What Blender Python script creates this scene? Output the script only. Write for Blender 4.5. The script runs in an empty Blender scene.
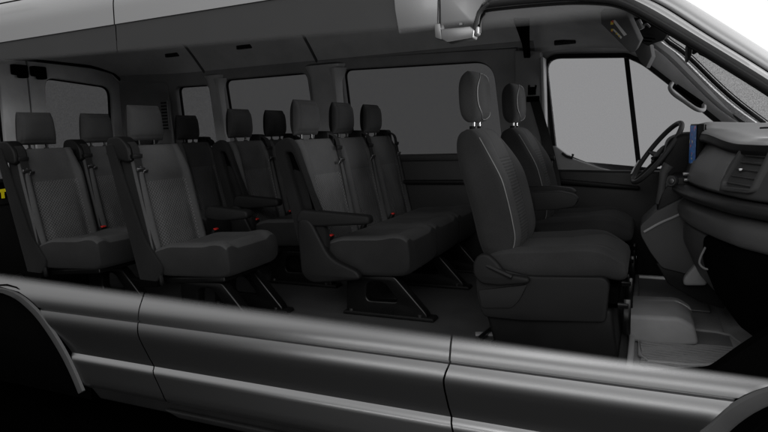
import bpy, bmesh, math, random
from mathutils import Vector, Matrix
random.seed(4)
sc = bpy.context.scene
col = sc.collection
# ------------------------------------------------------------------ camera
F = 589.858; YAW, PIT, ROL = 0.42329308, 0.13861822, -0.03540102
CAM = Vector((1.95916, -3.14951, 1.53914))
fw = Vector((-math.sin(YAW)*math.cos(PIT), math.cos(YAW)*math.cos(PIT), -math.sin(PIT)))
r0 = fw.cross(Vector((0, 0, 1))).normalized(); u0 = r0.cross(fw)
RT = math.cos(ROL)*r0 + math.sin(ROL)*u0
UP = -math.sin(ROL)*r0 + math.cos(ROL)*u0
cd = bpy.data.cameras.new('camera'); cam = bpy.data.objects.new('camera', cd); col.objects.link(cam)
m = Matrix((RT, UP, -fw)).transposed().to_4x4(); m.translation = CAM; cam.matrix_world = m
cd.sensor_width = 36; cd.lens = F/768*36; cd.clip_end = 500; cd.clip_start = .05
sc.camera = cam

def at(px, py, x=None, y=None, z=None):
    """measured point of the photograph lying on a real plane of the van"""
    d = fw + RT*((px-384)/F) + UP*((216-py)/F)
    if x is not None: t = (x-CAM.x)/d.x
    elif y is not None: t = (y-CAM.y)/d.y
    else: t = (z-CAM.z)/d.z
    return CAM + d*t
def xz(pts, y):
    r = [at(a, b, y=y) for a, b in pts]
    return [(p.x, p.z) for p in r]

# ------------------------------------------------------------------ materials
def nt(name):
    m = bpy.data.materials.new(name); m.use_nodes = True
    t = m.node_tree; b = t.nodes['Principled BSDF']
    return m, t, b
def link(t, a, b): t.links.new(a, b)
def noise(t, scale, detail=3, co='Object', rough=.6):
    tc = t.nodes.new('ShaderNodeTexCoord'); n = t.nodes.new('ShaderNodeTexNoise')
    n.inputs['Scale'].default_value = scale; n.inputs['Detail'].default_value = detail; n.inputs['Roughness'].default_value = rough
    link(t, tc.outputs[co], n.inputs['Vector']); return n
def maprange(t, src, a, b, c, d, smooth=False):
    n = t.nodes.new('ShaderNodeMapRange')
    if smooth: n.interpolation_type = 'SMOOTHSTEP'
    for i, v in enumerate((a, b, c, d)): n.inputs[i+1].default_value = v
    link(t, src, n.inputs[0]); return n
def bump(t, b, src, s, d=.002):
    n = t.nodes.new('ShaderNodeBump'); n.inputs['Strength'].default_value = s; n.inputs['Distance'].default_value = d
    link(t, src, n.inputs['Height']); link(t, n.outputs[0], b.inputs['Normal']); return n
def ramp_mix(t, fac, c1, c2):
    n = t.nodes.new('ShaderNodeMix'); n.data_type = 'RGBA'
    n.inputs[6].default_value = (*c1, 1); n.inputs[7].default_value = (*c2, 1); link(t, fac, n.inputs[0]); return n
def g(v): return (v, v, v*1.01)
def plastic(name, v, rough=.5, grain=.25, spec=.13, metal=0, vary=.25):
    m, t, b = nt(name)
    n = noise(t, 6, 4); mx = ramp_mix(t, n.outputs[0], g(v*(1-vary)), g(v*(1+vary))); link(t, mx.outputs[2], b.inputs['Base Color'])
    n2 = noise(t, 420, 2); bump(t, b, n2.outputs[0], grain, .0006)
    r = maprange(t, n.outputs[0], .3, .7, rough*.88, min(1, rough*1.12)); link(t, r.outputs[0], b.inputs['Roughness'])
    b.inputs['Specular IOR Level'].default_value = spec; b.inputs['Metallic'].default_value = metal
    return m
def fabric(name, v, kind='plain'):
    m, t, b = nt(name)
    tc = t.nodes.new('ShaderNodeTexCoord')
    big = noise(t, 5, 3)
    if kind == 'plain':
        w = t.nodes.new('ShaderNodeTexNoise'); w.inputs['Scale'].default_value = 330; w.inputs['Detail'].default_value = 2
        link(t, tc.outputs['Object'], w.inputs['Vector']); h = w.outputs[0]
        c = maprange(t, h, .3, .7, 0, 1)
        mx = ramp_mix(t, c.outputs[0], g(v*.86), g(v*1.14)); bs, bd = .3, .0008
    elif kind == 'hex':
        vo = t.nodes.new('ShaderNodeTexVoronoi'); vo.feature = 'F1'; vo.inputs['Scale'].default_value = 1; vo.inputs['Randomness'].default_value = .0
        mp = t.nodes.new('ShaderNodeMapping'); mp.inputs['Scale'].default_value = (0, 74, 74)
        mp.inputs['Rotation'].default_value = (math.radians(45), 0, 0)
        link(t, tc.outputs['Object'], mp.inputs[0]); link(t, mp.outputs[0], vo.inputs['Vector'])
        c = maprange(t, vo.outputs['Distance'], .2, .6, 1, 0, True); h = c.outputs[0]
        mx = ramp_mix(t, h, g(v*.7), g(v*1.55)); bs, bd = .6, .003
    else:   # ribbed insert
        wv = t.nodes.new('ShaderNodeTexWave'); wv.bands_direction = 'Y' if kind == 'ribx' else 'Z'
        wv.inputs['Scale'].default_value = 22; wv.inputs['Distortion'].default_value = .15
        link(t, tc.outputs['Object'], wv.inputs['Vector']); h = wv.outputs[1]
        mx = ramp_mix(t, h, g(v*.75), g(v*1.3)); bs, bd = .5, .003
    m2 = t.nodes.new('ShaderNodeMix'); m2.data_type = 'RGBA'; m2.blend_type = 'MULTIPLY'; m2.inputs[0].default_value = 1
    bc = maprange(t, big.outputs[0], .3, .7, .85, 1.12); cc = t.nodes.new('ShaderNodeCombineColor')
    for i in range(3): link(t, bc.outputs[0], cc.inputs[i])
    link(t, mx.outputs[2], m2.inputs[6]); link(t, cc.outputs[0], m2.inputs[7]); link(t, m2.outputs[2], b.inputs['Base Color'])
    bump(t, b, h, bs, bd)
    b.inputs['Roughness'].default_value = .85; b.inputs['Specular IOR Level'].default_value = .08
    b.inputs['Sheen Weight'].default_value = .03; b.inputs['Sheen Roughness'].default_value = .5
    return m
def paint(name, v, rough=.34, metal=.75, fade=None):
    """silver paint; fade = (normal, d0, d1): the cut edge of the display body thins out to clear"""
    m, t, b = nt(name)
    n = noise(t, 900, 2); mx = ramp_mix(t, n.outputs[0], g(v*.82), g(v*1.15)); link(t, mx.outputs[2], b.inputs['Base Color'])
    b.inputs['Metallic'].default_value = metal; b.inputs['Roughness'].default_value = rough
    b.inputs['Coat Weight'].default_value = .25; b.inputs['Coat Roughness'].default_value = .15
    if fade: add_fade(t, b, fade)
    return m
def add_fade(t, b, fade):
    nrm, d0, d1 = fade
    ge = t.nodes.new('ShaderNodeNewGeometry'); dp = t.nodes.new('ShaderNodeVectorMath'); dp.operation = 'DOT_PRODUCT'
    dp.inputs[1].default_value = nrm; link(t, ge.outputs['Position'], dp.inputs[0])
    mr = maprange(t, dp.outputs['Value'], d0, d1, 0, 1, True); link(t, mr.outputs[0], b.inputs['Alpha'])
def glass(name, tint, mott=.06, gl=.06):
    m = bpy.data.materials.new(name); m.use_nodes = True; t = m.node_tree; t.nodes.clear()
    o = t.nodes.new('ShaderNodeOutputMaterial'); tr = t.nodes.new('ShaderNodeBsdfTransparent'); gs = t.nodes.new('ShaderNodeBsdfGlossy')
    gs.inputs['Roughness'].default_value = .08; gs.inputs['Color'].default_value = (.8, .8, .8, 1)
    mx = t.nodes.new('ShaderNodeMixShader'); mx.inputs[0].default_value = gl
    n = noise(t, 160, 2); nm = maprange(t, n.outputs[0], .42, .58, 0, 1); c = ramp_mix(t, nm.outputs[0], g(tint*(1-mott)), g(tint*(1+mott)))
    link(t, c.outputs[2], tr.inputs[0]); link(t, tr.outputs[0], mx.inputs[1]); link(t, gs.outputs[0], mx.inputs[2]); link(t, mx.outputs[0], o.inputs[0])
    return m
def emis(name, c, s):
    m, t, b = nt(name); b.inputs['Base Color'].default_value = (0.01, .01, .01, 1)
    b.inputs['Emission Color'].default_value = (*c, 1); b.inputs['Emission Strength'].default_value = s; return m
def flat(name, c, rough=.5):
    m, t, b = nt(name); n = noise(t, 60, 2); k = ramp_mix(t, n.outputs[0], tuple(x*.9 for x in c), tuple(min(1, x*1.1) for x in c))
    link(t, k.outputs[2], b.inputs['Base Color']); b.inputs['Roughness'].default_value = rough; return m

M = dict(
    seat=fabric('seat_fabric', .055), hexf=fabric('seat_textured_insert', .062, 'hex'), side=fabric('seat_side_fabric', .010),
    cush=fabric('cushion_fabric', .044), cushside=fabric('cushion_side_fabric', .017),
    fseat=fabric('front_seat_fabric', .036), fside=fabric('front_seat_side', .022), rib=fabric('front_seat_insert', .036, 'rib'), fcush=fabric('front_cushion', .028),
    fcushin=fabric('front_cushion_insert', .031, 'ribx'),
    piping=flat('piping_thread', (.13, .13, .13)),
    shell=plastic('seat_shell_plastic', .009, .5), armp=plastic('armrest_vinyl', .010, .55), dark=plastic('dark_plastic', .010, .45),
    black=plastic('black_plastic', .004, .55, spec=.2), matte=plastic('matte_black', .0012, .9, spec=.02), leg=plastic('seat_leg_steel', .003, .3, .1, .35),
    strap=fabric('belt_webbing', .014), hrest=fabric('headrest_fabric', .036), chrome=plastic('chrome_post', .5, .2, 0, .5, 1, .05), steel=plastic('rail_steel', .2, .35, .1, .5, 1),
    red=flat('buckle_red', (.5, .02, .015), .4), trim=plastic('light_trim', .40, .55), trimd=plastic('pillar_trim', .22, .6),
    trimb=plastic('pale_trim', .42, .45), trimp=plastic('windscreen_pillar_trim', .65, .5), head=plastic('headliner_cloth', .42, .9, .5, .1), headd=plastic('headliner_dark', .07, .9, .5, .1),
    floor=plastic('floor_vinyl', .045, .6), mat=plastic('footwell_vinyl', .23, .45), matd=plastic('footwell_ribbed', .16, .5),
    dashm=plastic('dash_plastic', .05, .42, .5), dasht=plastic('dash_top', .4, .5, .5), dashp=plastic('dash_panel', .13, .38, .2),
    consl=plastic('console_plastic', .05, .5, .4), rubber=plastic('rubber_seal', .003, .5), doorp=plastic('door_trim_dark', .010, .45, spec=.3),
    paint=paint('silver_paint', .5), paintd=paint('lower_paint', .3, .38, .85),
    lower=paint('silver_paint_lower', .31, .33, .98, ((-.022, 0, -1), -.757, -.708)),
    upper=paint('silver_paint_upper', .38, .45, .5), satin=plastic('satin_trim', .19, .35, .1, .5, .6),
    gdark=glass('privacy_glass', .215, .04, .006), gfront=glass('door_glass', .505, .01, .008), gwind=glass('windscreen_glass', .25, .4, .03),
    grear=glass('rear_door_glass', .22, .16, .012),
    yellow=emis('yellow_mark', (1, .85, 0), .0), white=flat('label_white', (.5, .5, .5)), lyellow=flat('label_yellow', (.6, .45, .05)), lred=flat('label_red', (.5, .05, .03)),
    scr=None, dark2=plastic('ledge_plastic', .02, .4, .3), dashg=plastic('glove_box_plastic', .07, .42, .3), lip=plastic('arch_lip', .06, .6, .1, .3), ground=plastic('studio_ground', .0006, 1.0, spec=.0))
M['yellow'] = flat('yellow_mark', (.85, .72, .01))
# near side window glass: dark, almost opaque, thinning out at the cut of the display body
def sideglass():
    m, t, b = nt('near_window_glass'); n = noise(t, 3, 2); c = ramp_mix(t, n.outputs[0], g(.036), g(.046)); link(t, c.outputs[2], b.inputs['Base Color'])
    b.inputs['Roughness'].default_value = .5; b.inputs['Specular IOR Level'].default_value = .3
    add_fade(t, b, ((.028, 0, 1), 1.965, 1.995)); return m
M['nglass'] = sideglass()
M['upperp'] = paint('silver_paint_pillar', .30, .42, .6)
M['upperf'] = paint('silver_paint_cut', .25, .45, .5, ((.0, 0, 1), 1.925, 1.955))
def scrmat():
    m, t, b = nt('lit_screen'); tc = t.nodes.new('ShaderNodeTexCoord'); vo = t.nodes.new('ShaderNodeTexVoronoi'); vo.inputs['Scale'].default_value = 85
    link(t, tc.outputs['Object'], vo.inputs['Vector'])
    r = t.nodes.new('ShaderNodeValToRGB'); sp = t.nodes.new('ShaderNodeSeparateColor'); link(t, vo.outputs['Color'], sp.inputs[0]); link(t, sp.outputs[0], r.inputs[0])
    e = r.color_ramp; e.elements[0].color = (.008, .03, .09, 1); e.elements[1].color = (.02, .07, .2, 1)
    for p_, c_ in ((.55, (.012, .05, .16, 1)), (.86, (.02, .09, .2, 1)), (.95, (.4, .33, .1, 1)), (.98, (.35, .05, .03, 1))):
        k = e.elements.new(p_); k.color = c_
    e.interpolation = 'CONSTANT'
    b.inputs['Base Color'].default_value = (.01, .01, .01, 1); link(t, r.outputs[0], b.inputs['Emission Color']); b.inputs['Emission Strength'].default_value = .55
    return m
M['scr'] = scrmat()

# ------------------------------------------------------------------ object helpers
def tag(o, label=None, cat=None, group=None, kind=None):
    if label: o['label'] = label
    if cat: o['category'] = cat
    if group: o['group'] = group
    if kind: o['kind'] = kind
    return o
def empty(name, loc, label, cat, group=None):
    o = bpy.data.objects.new(name, None); col.objects.link(o); o.location = loc; o.empty_display_size = .1
    return tag(o, label, cat, group)
_world = {}
def mesh(name, vs, fs, mat, parent=None, smooth=True, mats=None, mi=None, bev=0, seg=3, sub=0, solid=0, ang=40, label=None):
    me = bpy.data.meshes.new(name)
    off = wloc(parent)
    me.from_pydata([tuple(Vector(v)-off) for v in vs], [], fs)
    bm = bmesh.new(); bm.from_mesh(me)
    bmesh.ops.remove_doubles(bm, verts=bm.verts, dist=1e-5)
    bmesh.ops.recalc_face_normals(bm, faces=bm.faces)
    bm.to_mesh(me); bm.free()
    for k in (mats or [mat]): me.materials.append(k)
    if mi and len(mi) == len(me.polygons):
        me.polygons.foreach_set('material_index', mi)
    o = bpy.data.objects.new(name, me); col.objects.link(o)
    if parent: o.parent = parent
    if solid: s = o.modifiers.new('solid', 'SOLIDIFY'); s.thickness = solid; s.offset = 0
    if bev: b = o.modifiers.new('bevel', 'BEVEL'); b.width = bev; b.segments = seg; b.limit_method = 'ANGLE'; b.angle_limit = math.radians(30); b.harden_normals = False
    if sub: s = o.modifiers.new('sub', 'SUBSURF'); s.levels = s.render_levels = sub
    if smooth:
        me.polygons.foreach_set('use_smooth', [True]*len(me.polygons))
        if not (bev or sub):
            me.set_sharp_from_angle(angle=math.radians(ang))
    if label: o['label'] = label
    return o
def wloc(o):
    v = Vector((0, 0, 0))
    while o is not None: v += o.location; o = o.parent
    return v
class B:
    """collects shapes that form ONE part"""
    def __init__(s): s.v = []; s.f = []
    def add(s, vs, fs):
        n = len(s.v); s.v += [tuple(a) for a in vs]; s.f += [tuple(i+n for i in f) for f in fs]; return s
    def prism(s, pts, y0, y1, f=None):
        """profile in X,Z extruded along Y"""
        n = len(pts); vs = [(a, y0, b) for a, b in pts]+[(a, y1, b) for a, b in pts]
        fs = [tuple(range(n))[::-1], tuple(range(n, 2*n))]+[(i, (i+1) % n, n+(i+1) % n, n+i) for i in range(n)]
        if f: vs = [f(*v) for v in vs]
        return s.add(vs, fs)
    def box(s, c, d, rot=None):
        c = Vector(c); vs = []
        for x in (-1, 1):
            for y in (-1, 1):
                for z in (-1, 1):
                    p = Vector((x*d[0]/2, y*d[1]/2, z*d[2]/2))
                    if rot: p = rot @ p
                    vs.append(c+p)
        return s.add(vs, [(0, 1, 3, 2), (4, 6, 7, 5), (0, 4, 5, 1), (2, 3, 7, 6), (0, 2, 6, 4), (1, 5, 7, 3)])
    def tube(s, path, r, n=10, sq=1, closed=False):
        path = [Vector(p) for p in path]; k = len(path); vs = []; fs = []
        for i, p in enumerate(path):
            a = path[i-1] if (i or closed) else p; b = path[(i+1) % k] if (i < k-1 or closed) else p
            t = (b-a).normalized(); q = t.cross(Vector((0, 1, 0)))
            if q.length < .2: q = t.cross(Vector((1, 0, 0)))
            q.normalize(); w = t.cross(q)
            rr = r[i] if isinstance(r, (list, tuple)) else r
            for j in range(n):
                an = 2*math.pi*j/n; vs.append(p+q*math.cos(an)*rr+w*math.sin(an)*rr*sq)
        for i in range(k if closed else k-1):
            for j in range(n):
                i2 = (i+1) % k
                fs.append((i*n+j, i*n+(j+1) % n, i2*n+(j+1) % n, i2*n+j))
        if not closed: fs.append(tuple(range(n))); fs.append(tuple(range((k-1)*n, k*n)))
        return s.add(vs, fs)
    def ribbon(s, path, side, w, th=.003):
        path = [Vector(p) for p in path]; vs = []; fs = []; k = len(path); side = Vector(side).normalized()
        for i, p in enumerate(path):
            t = (path[min(i+1, k-1)]-path[max(i-1, 0)]).normalized(); nn = t.cross(side).normalized()
            for a, b in ((-1, -1), (1, -1), (1, 1), (-1, 1)): vs.append(p+side*a*w/2+nn*b*th/2)
        for i in range(k-1):
            for j in range(4): fs.append((i*4+j, i*4+(j+1) % 4, i*4+4+(j+1) % 4, i*4+4+j))
        fs += [(0, 1, 2, 3), tuple(range(4*k-4, 4*k))]
        return s.add(vs, fs)
    def cyl(s, c, axis, r, h, n=20, r2=None):
        c = Vector(c); a = Vector(axis).normalized(); q = a.cross(Vector((.3, .7, .2))).normalized(); w = a.cross(q); r2 = r if r2 is None else r2
        vs = [c-a*h/2+q*math.cos(2*math.pi*j/n)*r+w*math.sin(2*math.pi*j/n)*r for j in range(n)]
        vs += [c+a*h/2+q*math.cos(2*math.pi*j/n)*r2+w*math.sin(2*math.pi*j/n)*r2 for j in range(n)]
        return s.add(vs, [tuple(range(n)), tuple(range(n, 2*n))]+[(j, (j+1) % n, n+(j+1) % n, n+j) for j in range(n)])
    def out(s, name, mat, parent=None, **k): return mesh(name, s.v, s.f, mat, parent, **k)

def smoothpath(pts, n=6):
    """Catmull-Rom through the points"""
    P = [Vector(p) for p in pts]; P = [P[0]*2-P[1]]+P+[P[-1]*2-P[-2]]; o = []
    for i in range(1, len(P)-2):
        for j in range(n):
            t = j/n; a, b, c, d = P[i-1], P[i], P[i+1], P[i+2]
            o.append(.5*((2*b)+(c-a)*t+(2*a-5*b+4*c-d)*t*t+(3*b-a-3*c+d)*t**3))
    o.append(P[-2]); return o
def roundpoly(pts, r, n=6):
    """polygon with rounded corners; r number or list"""
    o = []; k = len(pts)
    for i, p in enumerate(pts):
        p = Vector(p); a = Vector(pts[i-1]); b = Vector(pts[(i+1) % k]); rr = r[i] if isinstance(r, (list, tuple)) else r
        da = (a-p); db = (b-p); ra = min(rr, da.length*.45); rb = min(rr, db.length*.45)
        A = p+da.normalized()*ra; Bp = p+db.normalized()*rb
        for j in range(n+1):
            t = j/n; q = A*(1-t)**2+p*2*t*(1-t)+Bp*t*t; o.append((q.x, q.y))
    return o
def plate(name, outer, holes, th, mapf, mat, parent, bevel=0.0, smooth=True, label=None):
    """flat plate with holes (2-D outline), thickness th, laid into the world by mapf(u,v,w)"""
    cu = bpy.data.curves.new(name, 'CURVE'); cu.dimensions = '2D'; cu.fill_mode = 'BOTH'; cu.extrude = max(0, th/2-bevel); cu.bevel_depth = bevel; cu.bevel_resolution = 2
    if bevel: cu.offset = -bevel
    for loop in [outer]+list(holes):
        s = cu.splines.new('POLY'); s.points.add(len(loop)-1)
        for i, q in enumerate(loop): s.points[i].co = (q[0], q[1], 0, 1)
        s.use_cyclic_u = True
    tmp = bpy.data.objects.new('tmp', cu); col.objects.link(tmp); dg = bpy.context.evaluated_depsgraph_get(); dg.update()
    me = bpy.data.meshes.new_from_object(tmp.evaluated_get(dg)); bpy.data.objects.remove(tmp)
    vs = [mapf(*v.co) for v in me.vertices]; fs = [tuple(p.vertices) for p in me.polygons]
    bpy.data.meshes.remove(me)
    return mesh(name, vs, fs, mat, parent, smooth=smooth, ang=35, label=label)
def ring(pts, d):
    """offset outline inwards by d (for gaskets)"""
    k = len(pts); o = []
    ar = sum(pts[i-1][0]*pts[i][1]-pts[i][0]*pts[i-1][1] for i in range(k)); sg = 1 if ar > 0 else -1
    for i in range(k):
        a, b, c = Vector(pts[i-1]), Vector(pts[i]), Vector(pts[(i+1) % k])
        t1 = (b-a); t2 = (c-b)
        t = (t1.normalized() if t1.length > 1e-7 else Vector((0, 0)))+(t2.normalized() if t2.length > 1e-7 else Vector((0, 0)))
        if t.length < 1e-6: t = t1 if t1.length else t2
        t.normalize(); o.append((b.x-t.y*d*sg, b.y+t.x*d*sg))
    return o
def surf(name, rows, mat, parent, solid=0, mats=None, mif=None, **k):
    nr, nc = len(rows), len(rows[0]); vs = [v for r in rows for v in r]; fs = []; mi = []
    for i in range(nr-1):
        for j in range(nc-1):
            fs.append((i*nc+j, i*nc+j+1, (i+1)*nc+j+1, (i+1)*nc+j)); mi.append(mif(i, j) if mif else 0)
    return mesh(name, vs, fs, mat, parent, solid=solid, mats=mats, mi=mi if mif else None, **k)
def sm(a, b, x):
    t = max(0, min(1, (x-a)/(b-a))); return t*t*(3-2*t)
def gs(x, c, w): return math.exp(-((x-c)/w)**2)
def pad(name, frame, W, tf, tb, mats, parent, feat=None, mif=None, nu=44, nv=44, pu=5, pv=5, label=None):
    """cushion body: frame(v)->(origin, normal); across = +Y; W(v)=half width; tf/tb front/back thickness; rounded rim"""
    us = [math.sin(math.pi/2*(-1+2*i/nu)) for i in range(nu+1)]; vv = [(math.sin(math.pi/2*(-1+2*i/nv))+1)/2 for i in range(nv+1)]
    us = [.55*a+.45*(-1+2*i/nu) for i, a in enumerate(us)]; vv = [.55*a+.45*(i/nv) for i, a in enumerate(vv)]
    vs = []; fs = []; mi = []
    for side in (1, -1):
        for v in vv:
            o, n = frame(v); w = W(v) if callable(W) else W
            for u in us:
                e = max(0, 1-abs(u)**pu)**(1/pu*1.6)*max(0, 1-abs(2*v-1)**pv)**(1/pv*1.6)
                d = (tf*e if side > 0 else -tb*e)
                if side > 0 and feat: d += feat(u, v)*min(1, e*2.5)
                vs.append(o+Vector((0, u*w, 0))+n*d)
    N = (nu+1)*(nv+1)
    for s_ in (0, 1):
        for i in range(nv):
            for j in range(nu):
                a = s_*N+i*(nu+1)+j; q = (a, a+1, a+nu+2, a+nu+1)
                fs.append(q if s_ == 0 else q[::-1]); uc = (us[j]+us[j+1])/2; vc = (vv[i]+vv[i+1])/2
                mi.append(mif(uc, vc, s_ == 0) if mif else 0)
    me = bpy.data.meshes.new(name); off = wloc(parent)
    me.from_pydata([tuple(Vector(v)-off) for v in vs], [], fs)
    for k in mats: me.materials.append(k)
    me.polygons.foreach_set('material_index', mi)
    bm = bmesh.new(); bm.from_mesh(me); bmesh.ops.remove_doubles(bm, verts=bm.verts, dist=1e-5); bmesh.ops.recalc_face_normals(bm, faces=bm.faces); bm.to_mesh(me); bm.free()
    me.polygons.foreach_set('use_smooth', [True]*len(me.polygons))
    ob = bpy.data.objects.new(name, me); col.objects.link(ob); ob.parent = parent
    if label: ob['label'] = label
    return ob

# ================================================================== SETTING
FL = .57
gv = [(-14, -14, 0), (14, -14, 0), (14, 14, 0), (-14, 14, 0)]
tag(mesh('ground', gv, [(0, 1, 2, 3)], M['ground'], smooth=False), kind='structure')

# ================================================================== VAN
van = empty('passenger_van', (0, 0, 0), 'silver passenger van shown with its near side cut away', 'van')
# --- lower near side, panel by panel ------------------------------------------------
def prof(z):            # outward position of the lower body side at height z
    P = [(.18, -.955), (.205, -.982), (.225, -.986), (.345, -.987), (.360, -.984), (.366, -.976), (.378, -.966), (.40, -.968), (.44, -.976), (.53, -.995), (.545, -.997), (.56, -.9965), (.58, -.994), (.600, -.989), (.612, -.985), (.6165, -.974), (.6215, -.974), (.626, -.983), (.65, -.982), (.67, -.979), (.69, -.972), (.72, -.955), (.75, -.937), (.78, -.922), (.9, -.87)]
    for (a, b), (c, d) in zip(P, P[1:]):
        if a <= z <= c: return b+(d-b)*(z-a)/(c-a)
    return P[-1][1]
XLp = [(p_[1], p_[0]) for p_ in smoothpath([(-.885, .18, 0), (-.925, .27, 0), (-.98, .37, 0), (-1.055, .475, 0), (-1.15, .58, 0), (-1.235, .645, 0), (-1.34, .69, 0), (-1.47, .715, 0), (-1.62, .725, 0), (-1.8, .9, 0)], 5)]
XRp = [(p_[1], p_[0]) for p_ in smoothpath([(2.05, .18, 0), (2.065, .28, 0), (2.095, .39, 0), (2.145, .49, 0), (2.2, .57, 0), (2.265, .635, 0), (2.34, .68, 0), (2.45, .712, 0), (2.6, .73, 0), (2.7, .9, 0)], 5)]
S1p = [(.18, -.28), (.25, -.31), (.33, -.35), (.42, -.39), (.5, -.415), (.56, -.43), (.61, -.435), (.66, -.43), (.9, -.425)]
S2p = [(.18, 1.29), (.3, 1.265), (.42, 1.238), (.5, 1.228), (.545, 1.226), (.58, 1.236), (.61, 1.248), (.66, 1.252), (.9, 1.252)]
def ip(T, z):
    if z <= T[0][0]+1e-4: return T[0][1]
    for (a, b), (c, d) in zip(T, T[1:]):
        if a <= z <= c: return b+(d-b)*(z-a)/(c-a)
    return T[-1][1]
zs = sorted(set([.18, .205, .225, .26, .3, .33, .345, .362, .368, .378, .40, .42, .44, .47, .5, .53, .55, .565, .58, .60, .612, .6165, .6215, .626, .64, .66, .68, .7, .72, .73, .74, .755, .765, .78, .8, .82, .84, .87]))
def side_panel(name, L, R, lab):
    rows = []
    for z in zs:
        a, b = ip(L[0], z)+L[1], ip(R[0], z)+R[1]
        fl = lambda X: .012*sm(.10, 0, X-ip(XLp, z)) if L[0] is XLp else 0
        rows.append([(a+(b-a)*i/40, prof(z)+0.0*fl(a+(b-a)*i/40), z) for i in range(41)])
    return surf(name, rows, M['lower'], van, solid=.0, mats=[M['lower'], M['paintd'], M['rubber']], mif=lambda i, j: 0, label=lab)
side_panel('side_panel', (XLp, .0), (S1p, -.004), 'lower rear quarter panel beside the rear wheel arch')
side_panel('side_panel', (S1p, .004), (S2p, -.004), 'long lower panel of the sliding door')
side_panel('side_panel', (S2p, .004), (XRp, .0), 'lower panel of the front door')
# lip of the wheel arches, sills, inner liners
def arch(T, sgn, name, lab):
    rows = []
    for k in range(26):
        z = .18+((.725 if sgn > 0 else .765)-.18)*(1-(1-k/25)**1.5); x = ip(T, z)
        y0 = -.985+.012*sm(.64, .72, z)
        rows.append([(x+sgn*.002, y0-.003, z), (x-sgn*.008, y0-.014, z-.004), (x-sgn*.045, y0-.012, z-.026), (x-sgn*.055, y0-.004, z-.032), (x-sgn*.058, y0+.12, z-.034)])
    surf(name, rows, M['lip'], van, label=lab)
arch(XLp, 1, 'wheel_arch', 'lip of the rear wheel arch')
arch(XRp, -1, 'wheel_arch', 'lip of the front wheel arch')
sl = B(); sl.prism([(-.88, .20), (2.05, .20), (2.03, .13), (-.80, .13)], -.965, -.90); sl.out('sill_trim', M['dark'], van, bev=.01)
sl = B(); sl.prism([(-.3, .165), (1.6, .165), (1.5, .135), (-.2, .135)], -1.0, -.97); sl.out('side_step', M['shell'], van, bev=.008)
# dark inner skin behind the panels (also closes the door gaps), wheel housings
rows = [[(x, -.935, .2), (x, -.93, .57)] for x in (-.86, 0, 1, 2.03)]
surf('inner_sill', rows, M['matte'], van, solid=.01)
for nm, xs in (('wheel_housing', (-1.9, -.95)), ('wheel_housing', (2.25, 3.1))):
    xc = (xs[0]+xs[1])/2; rr = .47
    rows = [[(xc+rr*math.cos(a), y, .28+rr*math.sin(a)) for y in (-.96, -.5)] for a in [math.pi*i/16 for i in range(17)]]
    if nm and xs[0] < 0: rows = [[(x-.08, y, z-.02) for x, y, z in r] for r in rows]
    if xs[0] > 0: rows = [[(x-.06 if False else x+.0, y, z-.06) for x, y, z in r] for r in rows]
    surf(nm, rows, M['matte'], van, solid=.006)
# --- floor -------------------------------------------------------------------------
fl = B(); fl.prism([(-2.42, FL), (1.9, FL), (1.9, FL-.04), (-2.42, FL-.04)], -.93, .93); fl.out('cabin_floor', M['floor'], van)
fl = B(); fl.prism([(1.9, FL-.002), (2.75, FL-.002), (2.75, FL-.04), (1.9, FL-.04)], -.84, .93); fl.out('front_floor', M['mat'], van)
# near edge of the cut floor: pale step trim
b = B(); b.add([(-2.6, -.938, .1), (-.9, -.938, .1), (-.9, -.938, .66), (-2.6, -.938, .66)], [(0, 1, 2, 3)]); b.out('wheel_housing_wall', M['matte'], van, solid=.01)
b = B(); b.box((.08, .17, .42), (5.0, 1.36, .2)); b.out('underbody', M['matte'], van)
# --- far side wall ------------------------------------------------------------------
def far(u, v, w): return (u, .90-.07*max(0, (v-1.35))/.7 + w, v)
def Rr(x0, x1, z0, z1, r=.06): return roundpoly([(x0, z0), (x1, z0), (x1, z1), (x0, z1)], r)
W1 = roundpoly([(-1.75, 1.385), (-1.37, 1.385), (-1.375, 1.99), (-1.73, 1.995)], .05)
W2 = roundpoly([(-1.21, 1.385), (-.40, 1.385), (-.43, 2.02), (-1.23, 2.02)], .06)
W3 = roundpoly([(-.10, 1.375), (1.055, 1.375), (1.0, 1.995), (-.125, 2.02)], [.06, .06, .14, .06], 10)
drv = xz([(546, 58), (626, 57), (642, 64), (668, 84), (700, 110), (722, 128)], .86)
drvb = xz([(722, 178), (640, 178), (600, 168), (574, 158), (556, 150)], .86)
WD = roundpoly(drv+drvb, [.09, .02, .05, .05, .05, .05, .02, .02, .05, .05, .03], 6)
far_out = [(-2.44, .56), (1.30, .56), (1.30, 2.06), (-2.44, 2.20)]
plate('far_wall', [(-2.44, 1.36), (1.16, 1.36), (1.16, 2.06), (-2.44, 2.17)], [W1, W2, W3], .05, lambda u, v, w: far(u, v, w), M['trimd'], van, bevel=.012)
for nm, Wn in (('side_window', W1), ('side_window', W2), ('side_window', W3)):
    g_ = ring(Wn, -.012); pm = M['grear'] if Wn is W1 else M['gdark']
    fr = plate(nm, g_, [ring(Wn, .006)], .016, lambda u, v, w: far(u, v, w+.035), M['rubber'], van)
    plate('pane', ring(Wn, -.01), [], .004, lambda u, v, w: far(u, v, w+.046), pm, fr)
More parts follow.
